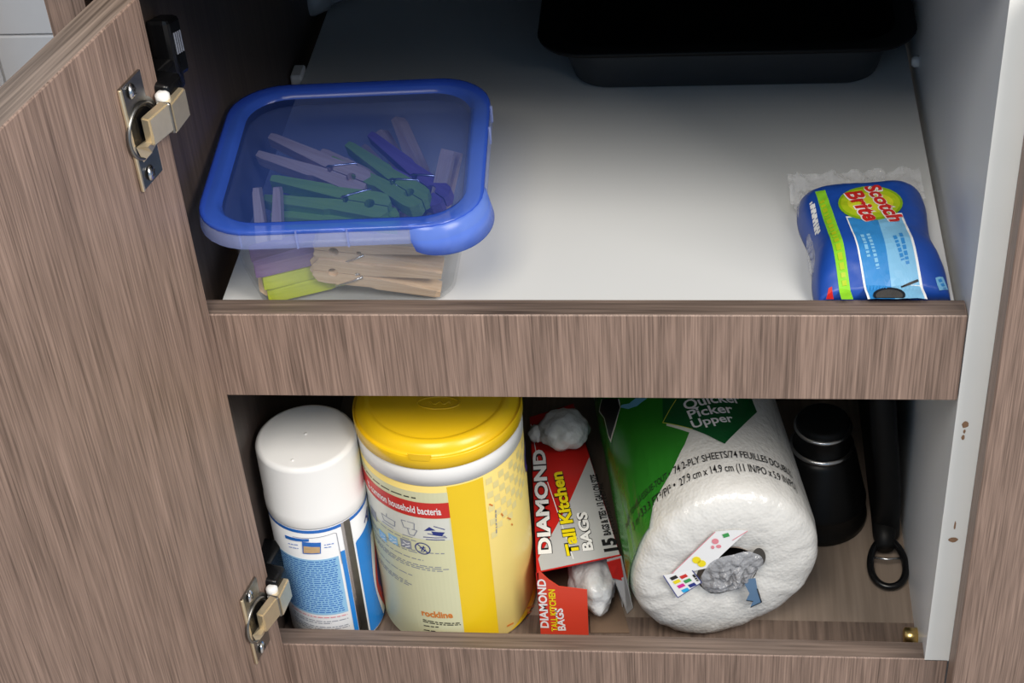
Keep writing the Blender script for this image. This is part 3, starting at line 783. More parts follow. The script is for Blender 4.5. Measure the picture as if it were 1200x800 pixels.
for k, z_ in enumerate((0.0265, 0.0245, 0.0205, 0.0185, 0.0165, 0.012, 0.0102, 0.0084, 0.0066, 0.0048, 0.003)):
    pol += urow(um - D(88), um - 0.0095 - (0.012 if k in (1, 4) else 0), zb + z_, 0.0007, None, None, None, CS)
canp(poly_uv('small_print', CS, pol, 'ink_grey', can, 0.0005, 0.01))
canp(poly_px('navy_bar', CS, [[(334, 626), (362, 631), (362, 634), (335, 630)]], 'can_line_blue', can, 0.0004))
canp(poly_px('picture_box', CS, [[(354, 634), (376, 635), (376, 648), (355, 648)]], 'can_line_blue', can, 0.0004))
canp(poly_px('picture', CS, [[(356, 639), (375, 640), (375, 647), (356, 647)]], 'ink_tan', can, 0.0006))
canp(fine_print('small_print', CS, [((338, 636), (350, 638)), ((339, 640), (350, 642)), ((380, 638), (391, 636)), ((380, 641), (388, 640))], 0.0006, 'can_line_blue', can, 0.0004, word=0.002))
canp(strokes_px('panel_line', CS, [((391, 624), (394, 624)), ((394, 624), (401, 660)), ((343, 628), (391, 624))], 0.0004, 'ink_grey', can, 0.0004))
canp(text_on('lettering', CS, 'Al', (426, 612), (431, 609), 'ink_navy', can, 1.6, 0.0005, 0.02))
# swirl at the turned side
for nm, mt, (d0, d1), wv in (('white_swirl', 'label_white', (40, 58), 0.002), ('red_swirl', 'ink_red', (50, 54), 0.002), ('navy_swirl', 'ink_navy', (56, 60), 0.003)):
    L_, R_ = [], []
    for k in range(13):
        t = k / 12; z_ = z_cap - 0.035 - t * (z_cap - 0.037 - zb)
        sw = math.sin(t * PI) * 0.006
        L_.append((um + D(d0) - sw + (0.004 if mt != 'label_white' else 0) * math.cos(t * 5), z_)); R_.append((um + D(d1) - 0.5 * sw, z_))
    canp(poly_uv(nm, CS, [L_ + R_[::-1]], mt, can, 0.0004 if mt == 'label_white' else 0.0006))

# ================================================================== WIPES CANISTER
KX, KY, KR = 0.1148, 0.0735, 0.0558
kan = thing('wipes_canister', 'large yellow lidded canister of cleaning wipes with a printed label', 'canister', (KX, KY, ZF))
KS = CylSurf((KX, KY), KR)
def kp(o): return local(o, kan)
K = KS.deg
z_r0 = KS.inv(515, 570).y; z_r1 = KS.inv(515, 549).y; z_l = -0.1215
lathe('canister_body', [(KR - 0.004, 0), (KR - 0.001, 0.0012), (KR, 0.004), (KR, lz(z_r0) - 0.0005), (KR - 0.0015, lz(z_r0) + 0.001)], 'label_pale_yellow', kan, 96)
lathe('white_collar', [(KR - 0.001, lz(z_r0)), (KR + 0.0002, lz(z_r0) + 0.0006), (KR + 0.0002, lz(z_r1) - 0.0006), (KR - 0.001, lz(z_r1))], 'white_plastic', kan, 96, caps=(False, False))
KL = KR + 0.0010
lathe('lid', [(KL - 0.001, lz(z_r1) - 0.0002), (KL, lz(z_r1) + 0.0006), (KL, lz(z_r1) + 0.0095), (KL - 0.0006, lz(z_r1) + 0.011), (KL - 0.0010, lz(z_l) - 0.011), (KL - 0.0026, lz(z_l) - 0.0055), (KL - 0.0060, lz(z_l) - 0.0015), (KL - 0.0085, lz(z_l) - 0.0002), (KL - 0.0100, lz(z_l)),
              (KL - 0.0112, lz(z_l) - 0.0007), (KL - 0.0122, lz(z_l) - 0.0009), (KL - 0.0135, lz(z_l) - 0.0002), (0.012, lz(z_l)), (0.0, lz(z_l))], 'yellow_plastic', kan, 96, caps=(False, False))
P = onz(514, 472, z_l)
tube('lid_emboss', [(P.x - KX + 0.014 * math.cos(a), P.y - KY + 0.006 * math.sin(a), lz(z_l)) for a in [2 * PI * k / 30 for k in range(30)]], 0.0007, 'yellow_plastic', kan, 6, True)
tube('lid_emboss', [(P.x - KX - 0.007 + 0.015 * k / 12, P.y - KY + 0.0016 * math.sin(k * 1.3), lz(z_l)) for k in range(13)], 0.0006, 'yellow_plastic', kan, 6)
# thumb latch on the front of the lid
P = KS.inv(492, 535)
kp(poly_uv('lid_latch', CylSurf((KX, KY), KL), [[(P.x - 0.008, P.y + 0.003), (P.x + 0.008, P.y + 0.003), (P.x + 0.006, P.y - 0.002), (P.x - 0.006, P.y - 0.002)]], 'yellow_plastic', kan, 0.0006))
ul = KS.inv(533, 650).x; uy = KS.inv(575, 650).x
zt_ = z_r0 - 0.0055; zkb = ZF + 0.004
kp(poly_uv('cream_field', KS, [[(ul - K(100), zkb), (ul, zkb), (ul, zt_), (ul - K(100), zt_)]], 'label_cream', kan))
kp(poly_uv('yellow_stripe', KS, [[(ul, zkb), (uy, zkb), (uy, z_r0 - 0.0008), (ul, z_r0 - 0.0008)]], 'label_yellow', kan))
pol = []
for i in range(9):
    for j in range(9):
        if (i + j) % 2 or j > 8 - i * 0.3: continue
        u0 = uy + 0.002 + i * 0.0052; z0 = z_r0 - 0.004 - j * 0.0062
        pol.append([(u0, z0), (u0 + 0.0048, z0), (u0 + 0.0048, z0 - 0.0056), (u0, z0 - 0.0056)])
kp(poly_uv('checks', KS, pol, 'label_check', kan, 0.0002))
kp(poly_uv('orange_foot', KS, [[(uy + 0.010, zkb), (uy + K(72), zkb), (uy + K(72), zkb + 0.024), (uy + K(45), zkb + 0.012)]], 'label_yellow', kan, 0.0003))
zrt = KS.inv(528, 588).y; zrb = KS.inv(529, 606).y
kp(poly_uv('red_band', KS, [[(ul - K(100), zrb), (ul, zrb), (ul, zrt), (ul - K(100), zrt)]], 'ink_red', kan, 0.0004))
zbl = zrb + (zrt - zrb) * 0.26
u1 = KS.inv(517, 600).x
kp(text_on('lettering', KS, '% common household bacteria', (u1 - 0.062, zbl), (u1, zbl), 'ink_white', kan, 1.8, 0.0006, 0.02, uv=True))
kp(poly_uv('small_print', KS, urow(ul - K(80), ul - 0.020, zrt + 0.0035, 0.0010, None, None, None, KS, word=0.005), 'ink_black', kan, 0.0004, 0.01))
# pale block with cleaning pictograms
kp(poly_uv('pictogram_field', KS, [[(ul - K(100), zrb - 0.0205), (ul - 0.001, zrb - 0.0205), (ul - 0.001, zrb - 0.0005), (ul - K(100), zrb - 0.0005)]], 'label_pale', kan, 0.0003))
def pict(u, z, s, segs, mat='ink_navy', wd=0.0007, nm='pictogram'):
    polys = []
    for (x0, y0, x1, y1) in segs:
        A = Vector((u + x0 * s, z + y0 * s)); B = Vector((u + x1 * s, z + y1 * s)); d = B - A; n = Vector((-d.y, d.x)).normalized() * wd / 2
        polys.append([A - n, B - n, B + n, A + n])
    return kp(poly_uv(nm, KS, polys, mat, kan, 0.0005, 0.01))
ui = KS.inv(509, 622)
kp(poly_uv('pictogram', KS, [[(ui.x - .007, ui.y), (ui.x - .003, ui.y + .004), (ui.x + .001, ui.y + .001)], [(ui.x - .002, ui.y), (ui.x + .007, ui.y - .001), (ui.x + .005, ui.y - .004), (ui.x - .001, ui.y - .003)]], 'ink_navy', kan, 0.0005))
pict(ui.x, ui.y, 0.008, [(-1, -.75, 1, -.75), (-.8, -1, .8, -1), (-.6, -.3, .9, -.6), (0, .6, .9, .2)])
ui = KS.inv(480, 618); pict(ui.x, ui.y, 0.007, [(-.8, .8, .6, .8), (-.8, .8, -.6, -.1), (.6, .8, .5, -.1), (-.6, -.1, .8, -.1), (.8, -.1, .4, -.9), (-.2, -.1, -.1, -.9), (-.1, -.9, .4, -.9), (-.9, -1.2, .2, -1.2)], 'ink_grey')
ui = KS.inv(455, 606); pict(ui.x, ui.y, 0.007, [(-1, 0, 1, 0), (-.9, 0, -.7, -.7), (.9, 0, .8, -.7), (-.7, -.7, .8, -.7), (-.2, 0, -.1, .5), (-1, -1.1, .6, -1.1)], 'ink_grey')
ui = KS.inv(438, 600); kp(poly_uv('pictogram', KS, [[(ui.x - .005, ui.y - .005), (ui.x + .005, ui.y - .005), (ui.x + .005, ui.y + .004), (ui.x - .005, ui.y + .004)]], 'ink_grey', kan, 0.0005))
for px in (449, 461, 476):
    ui = KS.inv(px, 627 + (px - 449) * 0.35)
    kp(poly_uv('pictogram', KS, [[(ui.x - .0042, ui.y - .004), (ui.x + .0042, ui.y - .004), (ui.x + .0042, ui.y + .004), (ui.x - .0042, ui.y + .004)]], 'can_light_blue' if px < 470 else 'ink_grey', kan, 0.00045))
    pict(ui.x, ui.y, 0.004, [(-.8, -.5, .8, .4), (-.5, .5, .2, .1), (-.2, -.8, .8, -.2)], 'ink_white', 0.0008)
ui = KS.inv(495.5, 642)
rg = [(ui.x + 0.0052 * math.cos(2 * PI * k / 24), ui.y + 0.0052 * math.sin(2 * PI * k / 24)) for k in range(24)]
pict(ui.x, ui.y, 0.0052, [(math.cos(2 * PI * k / 20), math.sin(2 * PI * k / 20), math.cos(2 * PI * (k + 1) / 20), math.sin(2 * PI * (k + 1) / 20)) for k in range(20)] + [(-.7, .7, .7, -.7), (-.2, -.5, .2, .5), (-.4, 0, .4, .2), (.1, -.5, .4, -.1)], 'ink_navy', 0.0008)
pol = []
for off_, l_ in ((0.026, 0.030), (0.0365, 0.008), (0.0385, 0.030), (0.0455, 0.026), (0.0515, 0.012), (0.0535, 0.006), (0.0555, 0.010), (0.0655, 0.038), (0.0745, 0.044), (0.0765, 0.040), (0.0785, 0.042)):
    pol += urow(ul - K(75), ul - l_ * 0.85, zrb - off_ * 0.9, 0.0008, None, None, None, KS, word=0.004)
kp(poly_uv('small_print', KS, pol, 'ink_grey', kan, 0.0004, 0.01))
kp(text_on('lettering', KS, 'rockline', (495, 720), (531, 723), 'ink_orange', kan, 1.25, 0.0005, 0.03))
kp(fine_print('small_print', KS, [((496, 725), (540, 729)), ((496, 727), (540, 731)), ((497, 732), (515, 734)), ((497, 737), (512, 739))], 0.0009, 'ink_black', kan, 0.0005, word=0.003))
for (a, b) in (((573, 590), (577, 592)), ((587, 601), (589, 604)), ((594, 606), (598, 608)), ((599, 613), (600, 615))):
    kp(strokes_px('scuff', KS, [(a, b)], 0.0010, 'ink_orange', kan, 0.0005))
kp(fine_print('small_print', KS, [((580.5, 597), (581.5, 624))], 0.0008, 'ink_grey', kan, 0.0005, word=0.003))
kp(fine_print('small_print', KS, [((617, 712), (631, 704)), ((617, 718), (632, 709)), ((617, 724), (632, 715)), ((618, 730), (633, 722)), ((594, 733), (602, 729))], 0.0016, 'ink_orange', kan, 0.0005, word=0.004))
ub = KS.inv(617, 580).x
kp(poly_uv('blue_logo_edge', KS, [[(ub + 0.008, z_r0 - 0.012), (ub + 0.002, z_r0 - 0.019), (ub, z_r0 - 0.028), (ub + 0.003, z_r0 - 0.036), (ub + 0.009, z_r0 - 0.040), (ub + 0.012, z_r0 - 0.037), (ub + 0.006, z_r0 - 0.032), (ub + 0.005, z_r0 - 0.024), (ub + 0.012, z_r0 - 0.014)]], 'ink_navy', kan, 0.0005))

# ================================================================== BIN-BAG CARTON
ZB = -0.262
FL, FR = Vector((0.1757, 0.0445, ZB)), Vector((0.2345, 0.0630, ZB))
BL, BRr = FL + Vector((-0.0175, 0.165, 0)), FR + Vector((-0.0430, 0.163, 0))
ct = thing('bag_carton', 'red and silver carton of kitchen bags with its end torn open', 'carton', (0, 0, 0))
# carton as folded panels 0.6 mm thick: top, two sides, back, bottom
def panel(name, q, mat, parent, th=0.0006):
    q = [Vector(p) for p in q]; n = (q[1] - q[0]).cross(q[2] - q[0]).normalized() * th
    return raw(name, q + [p - n for p in q], [(0, 1, 2, 3), (7, 6, 5, 4), (0, 4, 5, 1), (1, 5, 6, 2), (2, 6, 7, 3), (3, 7, 4, 0)], mat, parent)
dn = Vector((0, 0, ZF + 0.0006 - ZB))
panel('top_panel', [FL, FR, BRr, BL], ['carton_red'], ct)
panel('side_panel', [FR + dn, BRr + dn, BRr, FR], ['carton_silver'], ct)
panel('side_panel', [BL + dn, FL + dn, FL, BL], ['carton_red'], ct)
panel('back_panel', [BRr + dn, BL + dn, BL, BRr], ['carton_red'], ct)
panel('bottom_panel', [FL + dn, FR + dn, BRr + dn, BL + dn], ['cardboard'], ct)
TS = PlaneSurf((0.2, 0.1, ZB), (1, 0, 0), (0, 1, 0))
uv2 = lambda P: (P.x - 0.2, P.y - 0.1)
e = 0.0008
ex_ = (FR - FL).normalized(); ey_ = (BRr - FR).normalized()
poly_uv('silver_field', TS, [[uv2(FL + ex_ * 0.004 + ey_ * e), uv2(FR - ex_ * e + ey_ * e), uv2(FR - ex_ * e + ey_ * 0.105), uv2(FR - ex_ * 0.026 + ey_ * 0.060), uv2(FL + ex_ * 0.004 + ey_ * 0.0125)]], 'carton_silver', ct, 0.0002, 0)
text_on('lettering_outline', TS, 'DIAMOND', (646, 649), (638, 527), 'ink_black', ct, 0.55, 0.0004, 0.085)
text_on('lettering', TS, 'DIAMOND', (646, 649), (638, 527), 'ink_white', ct, 0.55, 0.0006, 0.04)
text_on('lettering_outline', TS, 'Tall Kitchen', (679, 650), (658, 553), 'ink_black', ct, 0.68, 0.0004, 0.085)
text_on('lettering', TS, 'Tall Kitchen', (679, 650), (658, 553), 'ink_yellow', ct, 0.68, 0.0006, 0.04)
text_on('lettering_outline', TS, 'BAGS', (695, 645), (687, 600), 'ink_black', ct, 0.62, 0.0004, 0.085)
text_on('lettering', TS, 'BAGS', (695, 645), (687, 600), 'ink_white', ct, 0.62, 0.0006, 0.04)
text_on('lettering', TS, '15', (724, 645), (720, 630), 'ink_black', ct, 0.85, 0.0006, 0.05)
text_on('lettering', TS, 'BAGS & TIES • 13 GALLON SIZE', (716, 627), (699, 556), 'ink_black', ct, 1.5, 0.0006, 0.04)
text_on('lettering', TS, '24 IN x 27.375 IN x 0.7 MIL', (723, 626), (706, 566), 'ink_black', ct, 0.9, 0.0006, 0.0)
strokes_px('white_line', TS, [((634, 560), (622, 497)), ((672, 655), (640, 560))], 0.0006, 'ink_white', ct, 0.0003)
# torn front flap, standing just behind the bottom rail
yf = 0.0300
def fy(px, py): P = ony(px, py, yf); return Vector((P.x, yf, max(P.z, ZF + 0.0005)))
fpts = [fy(634, 752), fy(690, 752), fy(688, 691), fy(655, 687), fy(643, 679), fy(631, 668)]
fl = prism('front_flap', [(p.x, p.z) for p in fpts], 'flap_red', ct, lambda v: Vector((v.x, yf + v.z, v.y)), 0.0006)
FS = PlaneSurf((0.19, yf, ZF), (1, 0, 0), (0, 0, 1))
text_on('flap_lettering', FS, 'DIAMOND', (643, 735), (639, 678), 'ink_white', ct, 0.77, 0.0004, 0.03)
text_on('flap_lettering', FS, 'TALL KITCHEN', (654, 739), (650, 690), 'ink_yellow', ct, 1.0, 0.0004, 0.03)
text_on('flap_lettering', FS, 'BAGS', (663, 738), (659, 712), 'ink_white', ct, 0.8, 0.0004, 0.03)
# side flap hanging outward, brown inner flap lying on the floor
q = [Vector((FR.x + 0.0004, FR.y, ZB - 0.001)), Vector((FR.x - 0.010, FR.y - 0.003, ZB - 0.002)), onz(735, 719, ZF + 0.001), onz(742, 712, ZF + 0.001)]
sf = panel('side_flap', [q[3], q[0], q[1], q[2]], ['carton_silver'], ct)
panel('side_flap_red', [q[0] + Vector((-.001, -.001, -.001)), q[0] * .55 + q[3] * .45 + Vector((-.002, -.001, 0)), q[1] * .7 + q[2] * .3 + Vector((-.0005, -.0012, 0)), q[1] + Vector((0, -.001, -.001))], ['carton_red'], ct)
q = [onz(692, 741, ZF + 0.0012), onz(738, 741, ZF + 0.0012), onz(727, 703, ZF + 0.0012), onz(690, 708, ZF + 0.0012)]
panel('floor_flap', q, ['cardboard'], ct)
# roll of bags poking out of the open end
def blob(name, loc, rad, mat, parent, amp=0.18, fr=1.6, seed=0.0, sub=4, rot=0.0):
    bm = bmesh.new(); bmesh.ops.create_icosphere(bm, subdivisions=sub, radius=1.0)
    c_, s_ = math.cos(rot), math.sin(rot)
    for v in bm.verts:
        n = v.co.normalized(); k = 1 + amp * noise.noise(n * fr + Vector((seed, 0, 0))) + amp * 0.6 * abs(noise.noise(n * fr * 2.7 + Vector((0, seed, 0))))
        p = Vector((n.x * rad[0] * k, n.y * rad[1] * k, n.z * rad[2] * k))
        v.co = Vector(loc) + Vector((p.x * c_ - p.y * s_, p.x * s_ + p.y * c_, p.z))
    return from_bm(name, bm, mat, parent, True)
broll = blob('bag_roll', (0.2120, 0.070, ZF + 0.0225), (0.0165, 0.028, 0.0185), 'bag_plastic', None, 0.22, 2.0, 3.0, rot=0.25)
tag(broll, 'crumpled white bag roll poking out of the torn carton', 'bag roll')

# tied bag on top of the carton
tb = thing('tied_bag', 'crumpled white plastic bag with a knot lying on the carton', 'plastic bag', (0, 0, 0))
P = onz(661, 500, ZB + 0.018)
blob('bag', (P.x, P.y, ZB + 0.0150), (0.0185, 0.018, 0.0135), 'bag_plastic', tb, 0.14, 2.6, 8.0)
P2 = onz(629, 503, ZB + 0.016)
blob('knot', (P2.x, P2.y, ZB + 0.012), (0.006, 0.007, 0.0065), 'bag_plastic', tb, 0.3, 2.5, 1.0, 3)
tube('neck', [(P2.x, P2.y, ZB + 0.012), ((P.x + P2.x) / 2 - 0.002, (P.y + P2.y) / 2, ZB + 0.013), (P.x - 0.006, P.y, ZB + 0.015)], [0.003, 0.004, 0.010], 'bag_plastic', tb, 10)

# ================================================================== PAPER TOWEL ROLL
TR = 0.0665; TL = 0.275; YAW = math.radians(10.0)
AX = Vector((-math.sin(YAW), math.cos(YAW), 0)); SX = Vector((math.cos(YAW), math.sin(YAW), 0)); UP = Vector((0, 0, 1))
T0 = Vector((0.3082, 0.0315, ZF + TR + 0.0045))
def troll_r(phi, v):
    # squashed outline: flattened lower right, pointed lower corners, slack film
    r = TR
    r += 0.0022 * math.cos(2 * (phi - math.radians(35))) + 0.0012 * math.cos(3 * phi + 0.6)
    r += 0.0050 * math.exp(-((math.atan2(math.sin(phi + 2.75), math.cos(phi + 2.75))) / 0.55) ** 2)
    r += 0.0008 * noise.noise(Vector((math.cos(phi) * 2.2, math.sin(phi) * 2.2, v * 14)))
    r += 0.0009 * noise.noise(Vector((math.cos(phi) * 9, math.sin(phi) * 9, v * 30 + 3))) * max(0.0, 1 - abs(v - 0.035) / 0.05)
    zlow = (T0.z - ZF) 
    c = -math.cos(phi)
    if c > 0.2: r = min(r, (zlow - 0.0003) / c)
    return r
class RollSurf:
    def inv(s, px, py):
        d = ray(px, py); o = CAM_C - T0
        def f(t):
            p = o + d * t; a, b = p.dot(SX), p.z; return math.hypot(a, b) - troll_r(math.atan2(a, b), p.dot(AX))
        t = 0.75; st = 0.002
        best = None
        while t < 1.5:
            if f(t) < 0: break
            t += st
        p = o + d * t; return Vector((TR * math.atan2(p.dot(SX), p.z), p.dot(AX)))
    def map(s, u, v, off):
        phi = u / TR; r = troll_r(phi, v) + off
        return T0 + AX * v + (SX * math.sin(phi) + UP * math.cos(phi)) * r
RS = RollSurf()
roll = thing('paper_towel_roll', 'plastic wrapped white paper towel roll with green print lying on its side', 'paper towel', (0, 0, 0))
vs_, fs = [], []
NP = 96
edge = [(0.021, 0.0030), (0.030, 0.0014), (0.042, 0.0006), (0.052, 0.0016), (0.0585, 0.0040), (0.0625, 0.0075), (0.0648, 0.0120), (0.0655, 0.0180)]
prof = [(r_ / TR, v_) for r_, v_ in edge] + [(1, 0.02 + (TL - 0.04) * k / 30) for k in range(1, 31)] + [(1, TL - 0.015), (0.96, TL - 0.004), (0.85, TL), (0.30, TL - 0.001)]
for fr_, v_ in prof:
    for k in range(NP):
        phi = 2 * PI * k / NP - PI
        if fr_ > 0.97: r = troll_r(phi, v_) * fr_
        else: r = troll_r(phi, v_) * fr_
        bump = 0.0
        if v_ < 0.012: bump = 0.0016 * noise.noise(Vector((r * 90 * math.cos(phi), r * 60 * math.sin(phi), 0.5))) + 0.0009 * noise.noise(Vector((r * 260 * math.cos(phi), r * 260 * math.sin(phi), 2.5)))
        vs_.append(T0 + AX * (v_ + bump) + (SX * math.sin(phi) + UP * math.cos(phi)) * r)
for i in range(len(prof) - 1):
    for k in range(NP):
        k2 = (k + 1) % NP; fs.append((i * NP + k, i * NP + k2, (i + 1) * NP + k2, (i + 1) * NP + k))
fs.append(tuple((len(prof) - 1) * NP + k for k in range(NP)))
# core recess
base = len(vs_)
for (fr_, v_) in ((0.300, 0.0045), (0.295, 0.035)):
    for k in range(NP):
        phi = 2 * PI * k / NP - PI; r = TR * fr_
        vs_.append(T0 + AX * v_ + (SX * math.sin(phi) + UP * math.cos(phi)) * r)
towel = raw('towel_body', vs_[:base], fs, 'tissue', roll, True)
cv = [T0 + AX * v_ + (SX * math.sin(p_) + UP * math.cos(p_)) * (TR * 0.322) for v_ in (0.0028, 0.05) for p_ in [2 * PI * k / 40 for k in range(40)]]
raw('core_tube', cv, [(k, 40 + k, 40 + (k + 1) % 40, (k + 1) % 40) for k in range(40)] + [tuple(40 + k for k in range(40))], 'core_card', roll, True)
# green print of the wrapper
MLR = 0.006
G = [RS.inv(*p) for p in ((808, 507), (803, 522), (795, 537), (786, 556), (774, 578), (767, 592), (764, 606), (761, 618))]
phl = TR * math.radians(-112)
gp = [(phl, 0.010)] + [(RS.inv(746, 640).x - 0.004, 0.0110)] + [tuple(g) for g in G[::-1]] + [tuple(RS.inv(782, 500)), (RS.inv(800, 470).x, 0.20), (phl, 0.20)]
poly_uv('green_print', RS, [gp], 'wrap_green', roll, 0.0003, MLR)
bdg = [tuple(RS.inv(*p)) for p in ((778, 497), (812, 505), (849, 522), (868, 502), (886, 484))]
bdg += [(bdg[4][0] - 0.004, bdg[4][1] + 0.050), (bdg[0][0] + 0.010, bdg[0][1] + 0.060)]
poly_uv('badge', RS, [bdg], 'wrap_dark_green', roll, 0.0005, MLR)
b0, b1 = Vector(bdg[0]), Vector(bdg[1])
strokes_px('badge_line', RS, [((778, 497), (812, 505)), ((778, 497), (793, 470))], 0.0005, 'pin_lime', roll, 0.0007)
for tx, a, b, hs in (('The', (806, 469), (838, 466), 1.0), ('Quicker', (804, 482), (868, 474), 1.15), ('Picker', (809, 493), (860, 485), 1.05), ('Upper', (813, 504), (860, 496), 1.05)):
    text_on('lettering', RS, tx, a, b, 'ink_white', roll, hs, 0.0008, 0.02)
# curved text rings round the end
r1 = RS.inv(800, 551); r2 = RS.inv(805, 567)
vA = RS.inv(832, 540).y; vB = RS.inv(838, 556).y
uS1, uE1 = RS.inv(800, 551).x, RS.inv(858, 530).x
text_on('lettering', RS, '74 2-PLY SHEETS/74 FEUILLES DOUBLES', (uS1 - 0.006, vA), (uS1 + 0.083, vA), 'ink_black', roll, 1.9, 0.0006, 0.008, uv=True)
text_on('lettering', RS, 'PAPER TOWELS/ESSUIE-TOUT •', (uS1 - 0.068, vA), (uS1 - 0.009, vA), 'ink_black', roll, 1.9, 0.0006, 0.008, uv=True)
text_on('lettering', RS, '27.9 cm x 14.9 cm (11 IN/PO x 5.9 IN/PO)', (uS1 - 0.004, vB), (uS1 + 0.083, vB), 'ink_black', roll, 2.1, 0.0006, 0.008, uv=True)
text_on('lettering', RS, '3 m² 33.3 FT²/PI² •', (uS1 - 0.055, vB), (uS1 - 0.007, vB), 'ink_black', roll, 1.6, 0.0006, 0.008, uv=True)
# dark initial with white outline and blue swoosh at the far left of the print
poly_px('logo_outline', RS, [[(703, 482), (706, 468), (727, 468), (729, 478), (723, 500), (717, 519), (714, 512), (709, 490)]], 'ink_white', roll, 0.0006, MLR)
poly_px('logo', RS, [[(704, 481), (707, 468), (726, 468), (728, 478), (722, 498), (717, 515), (715, 510), (710, 490)]], 'ink_black', roll, 0.0008, MLR)
poly_px('swoosh', RS, [[(729, 478), (738, 480), (748, 477), (760, 468), (746, 467), (738, 473), (730, 475)]], 'sky_blue', roll, 0.0006, MLR)
# end prints: proof tag, crumpled grey film, blue scrap
ES = PlaneSurf(T0 + AX * (-0.0012), SX, UP)
poly_px('proof_tag', ES, [[(777, 673), (811, 667), (822, 681), (794, 699)]], 'ink_white', roll, 0.0006, 0)
strokes_px('tag_border', ES, [((777, 673), (794, 699)), ((794, 699), (822, 681)), ((811, 667), (822, 681))], 0.0006, 'ink_navy', roll, 0.0009)
def sq(cx, cy): return [(cx - 5.2, cy + 0.3), (cx + 2.2, cy - 2.9), (cx + 5.2, cy + 0.0), (cx - 2.2, cy + 3.4)]
for nm, cx, cy in (('ink_black', 789.5, 675.5), ('ink_yellow', 793, 680), ('swatch_magenta', 798, 685), ('swatch_cyan', 803, 690), ('ink_red', 801, 674), ('swatch_green', 805.5, 679), ('ink_navy', 811, 684)):
    poly_px('colour_swatch', ES, [sq(cx, cy)], nm, roll, 0.0009, 0)
fine_print('tag_print', ES, [((812, 672), (818, 680))], 0.0016, 'ink_black', roll, 0.0009, word=0.002)
poly_px('tag_strip', ES, [[(787, 671), (815, 645), (838, 622), (862, 620), (876, 621), (845, 650), (832, 664), (814, 668)]], 'label_white', roll, 0.0005, 0)
strokes_px('tag_border', ES, [((787, 671), (838, 622)), ((876, 621), (858, 632))], 0.0006, 'ink_pink', roll, 0.0008)
poly_px('yellow_spot', ES, [ell(816, 655, 5, 4), ell(822, 659, 5, 4)], 'ink_yellow', roll, 0.0009, 0)
poly_px('pink_spot', ES, [ell(838, 633, 4, 3.2), ell(842, 639, 3, 2), ell(835, 640, 2, 2)], 'ink_pink', roll, 0.0009, 0)
poly_px('green_spot', ES, [[(846, 625), (853, 623), (855, 627), (848, 629)]], 'swatch_green', roll, 0.0009, 0)
def crumple(s, t):
    a = 2 * PI * s; k = t * (1 + 0.22 * noise.noise(Vector((math.cos(a) * 1.5, math.sin(a) * 1.5, 4))))
    px = 855 + 35 * k * math.cos(a) + 3 * k * math.sin(a); py = 670 - 12 * k * math.cos(a) + 22 * k * math.sin(a)
    u, v = ES.inv(px, py)
    q = Vector((k * math.cos(a), k * math.sin(a), 0))
    h = (1 - t * t) * (0.0030 + 0.0110 * abs(noise.noise(q * 2.6 + Vector((3, 1, 1)))) + 0.0045 * abs(noise.noise(q * 6 + Vector((1, 5, 2)))))
    return ES.map(u, v, 0.0004 + h)
film_sheet('crumpled_film', crumple, 72, 26, 'wrap_grey', roll)
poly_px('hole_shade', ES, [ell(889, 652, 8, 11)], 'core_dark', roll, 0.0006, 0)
poly_px('blue_scrap', ES, [[(871, 679), (876, 673), (884, 672), (886, 684), (891, 700), (885, 704), (878, 706), (881, 699), (873, 698), (877, 690)]], 'steel_blue', roll, 0.0040, 0)
strokes_px('tag_border', ES, [((891, 700), (878, 706)), ((886, 684), (891, 700)), ((881, 699), (873, 698))], 0.0007, 'ink_black', roll, 0.0044)

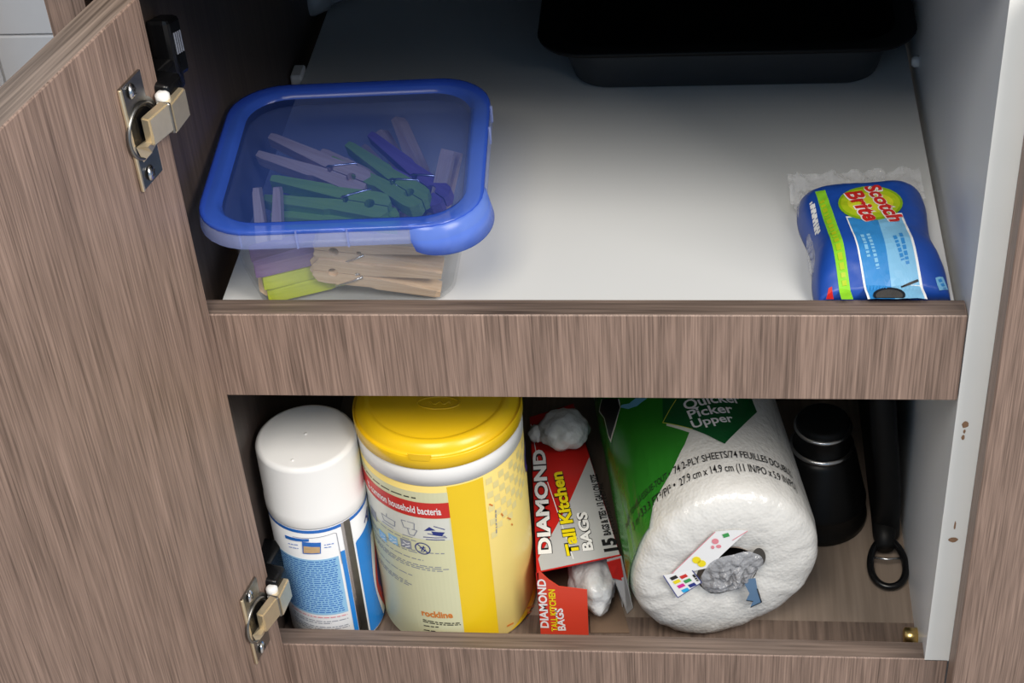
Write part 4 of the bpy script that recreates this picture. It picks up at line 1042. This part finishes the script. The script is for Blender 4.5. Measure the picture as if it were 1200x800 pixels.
# ================================================================== BLACK FLASK AND HANDLE
fk = thing('black_flask', 'black flask with silver neck rings standing behind the paper towels', 'flask', (0.3785, 0.163, ZF))
lathe('body', [(0.035, 0), (0.0365, 0.0015), (0.0365, 0.006), (0.0355, 0.008), (0.0350, 0.020), (0.0352, 0.0215), (0.0345, 0.023), (0.0255, 0.064), (0.0225, 0.070)], 'flask_black', fk, 48)
lathe('neck', [(0.0225, 0.070), (0.0205, 0.073), (0.0198, 0.086), (0.0200, 0.088)], 'flask_black', fk, 48)
lathe('ring', [(0.0215, 0.069), (0.0232, 0.0695), (0.0234, 0.0722), (0.0215, 0.0728)], 'silver_ring', fk, 48, caps=(False, False))
lathe('ring', [(0.0195, 0.0875), (0.0210, 0.0878), (0.0212, 0.0898), (0.0195, 0.0902)], 'silver_ring', fk, 48, caps=(False, False))
lathe('stopper', [(0.0196, 0.090), (0.0190, 0.094), (0.017, 0.0955)], 'black_matte', fk, 48)
P = onz(1040, 662, ZF + 0.006)
hd = thing('black_case', 'narrow black case with a hanging loop standing beside the white side panel', 'case', (P.x, P.y, ZF))
loop = []
for k in range(36):
    a = 2 * PI * k / 36; loop.append((0.0125 * math.cos(a) * (1 - 0.15 * math.sin(a)), 0.020 * math.sin(a), 0.0045 + 0.004 * (1 + math.sin(a))))
tube('loop', loop, 0.0027, 'black_plastic', hd, 10, True)
tube('loop_bar', [(-0.010, 0.004, 0.0095), (0.0, 0.002, 0.0100), (0.010, 0.004, 0.0095)], 0.0009, 'silver_ring', hd, 8)
def case_ring(x0, x1, y0, y1, z, rad):
    return [Vector((p.x + (x0 + x1) / 2 - P.x, p.y + (y0 + y1) / 2 - P.y, z)) for p in rr_ring((x1 - x0) / 2, (y1 - y0) / 2, rad, 0)]
loft('case', [case_ring(0.420, 0.435, 0.132, 0.300, 0.0003, 0.007), case_ring(0.4175, 0.437, 0.128, 0.304, 0.006, 0.009), case_ring(0.4165, 0.435, 0.128, 0.304, 0.050, 0.009),
              case_ring(0.408, 0.427, 0.132, 0.302, 0.120, 0.009), case_ring(0.405, 0.422, 0.138, 0.300, 0.170, 0.008), case_ring(0.409, 0.418, 0.144, 0.295, 0.175, 0.004)], 'black_matte', hd, (True, True))
tube('strap', [(-0.001, 0.012, 0.011), (-0.001, 0.024, 0.014), (0.000, P.y * 0 + 0.044, 0.018)], [0.0065, 0.0085, 0.0095], 'black_matte', hd, 14)
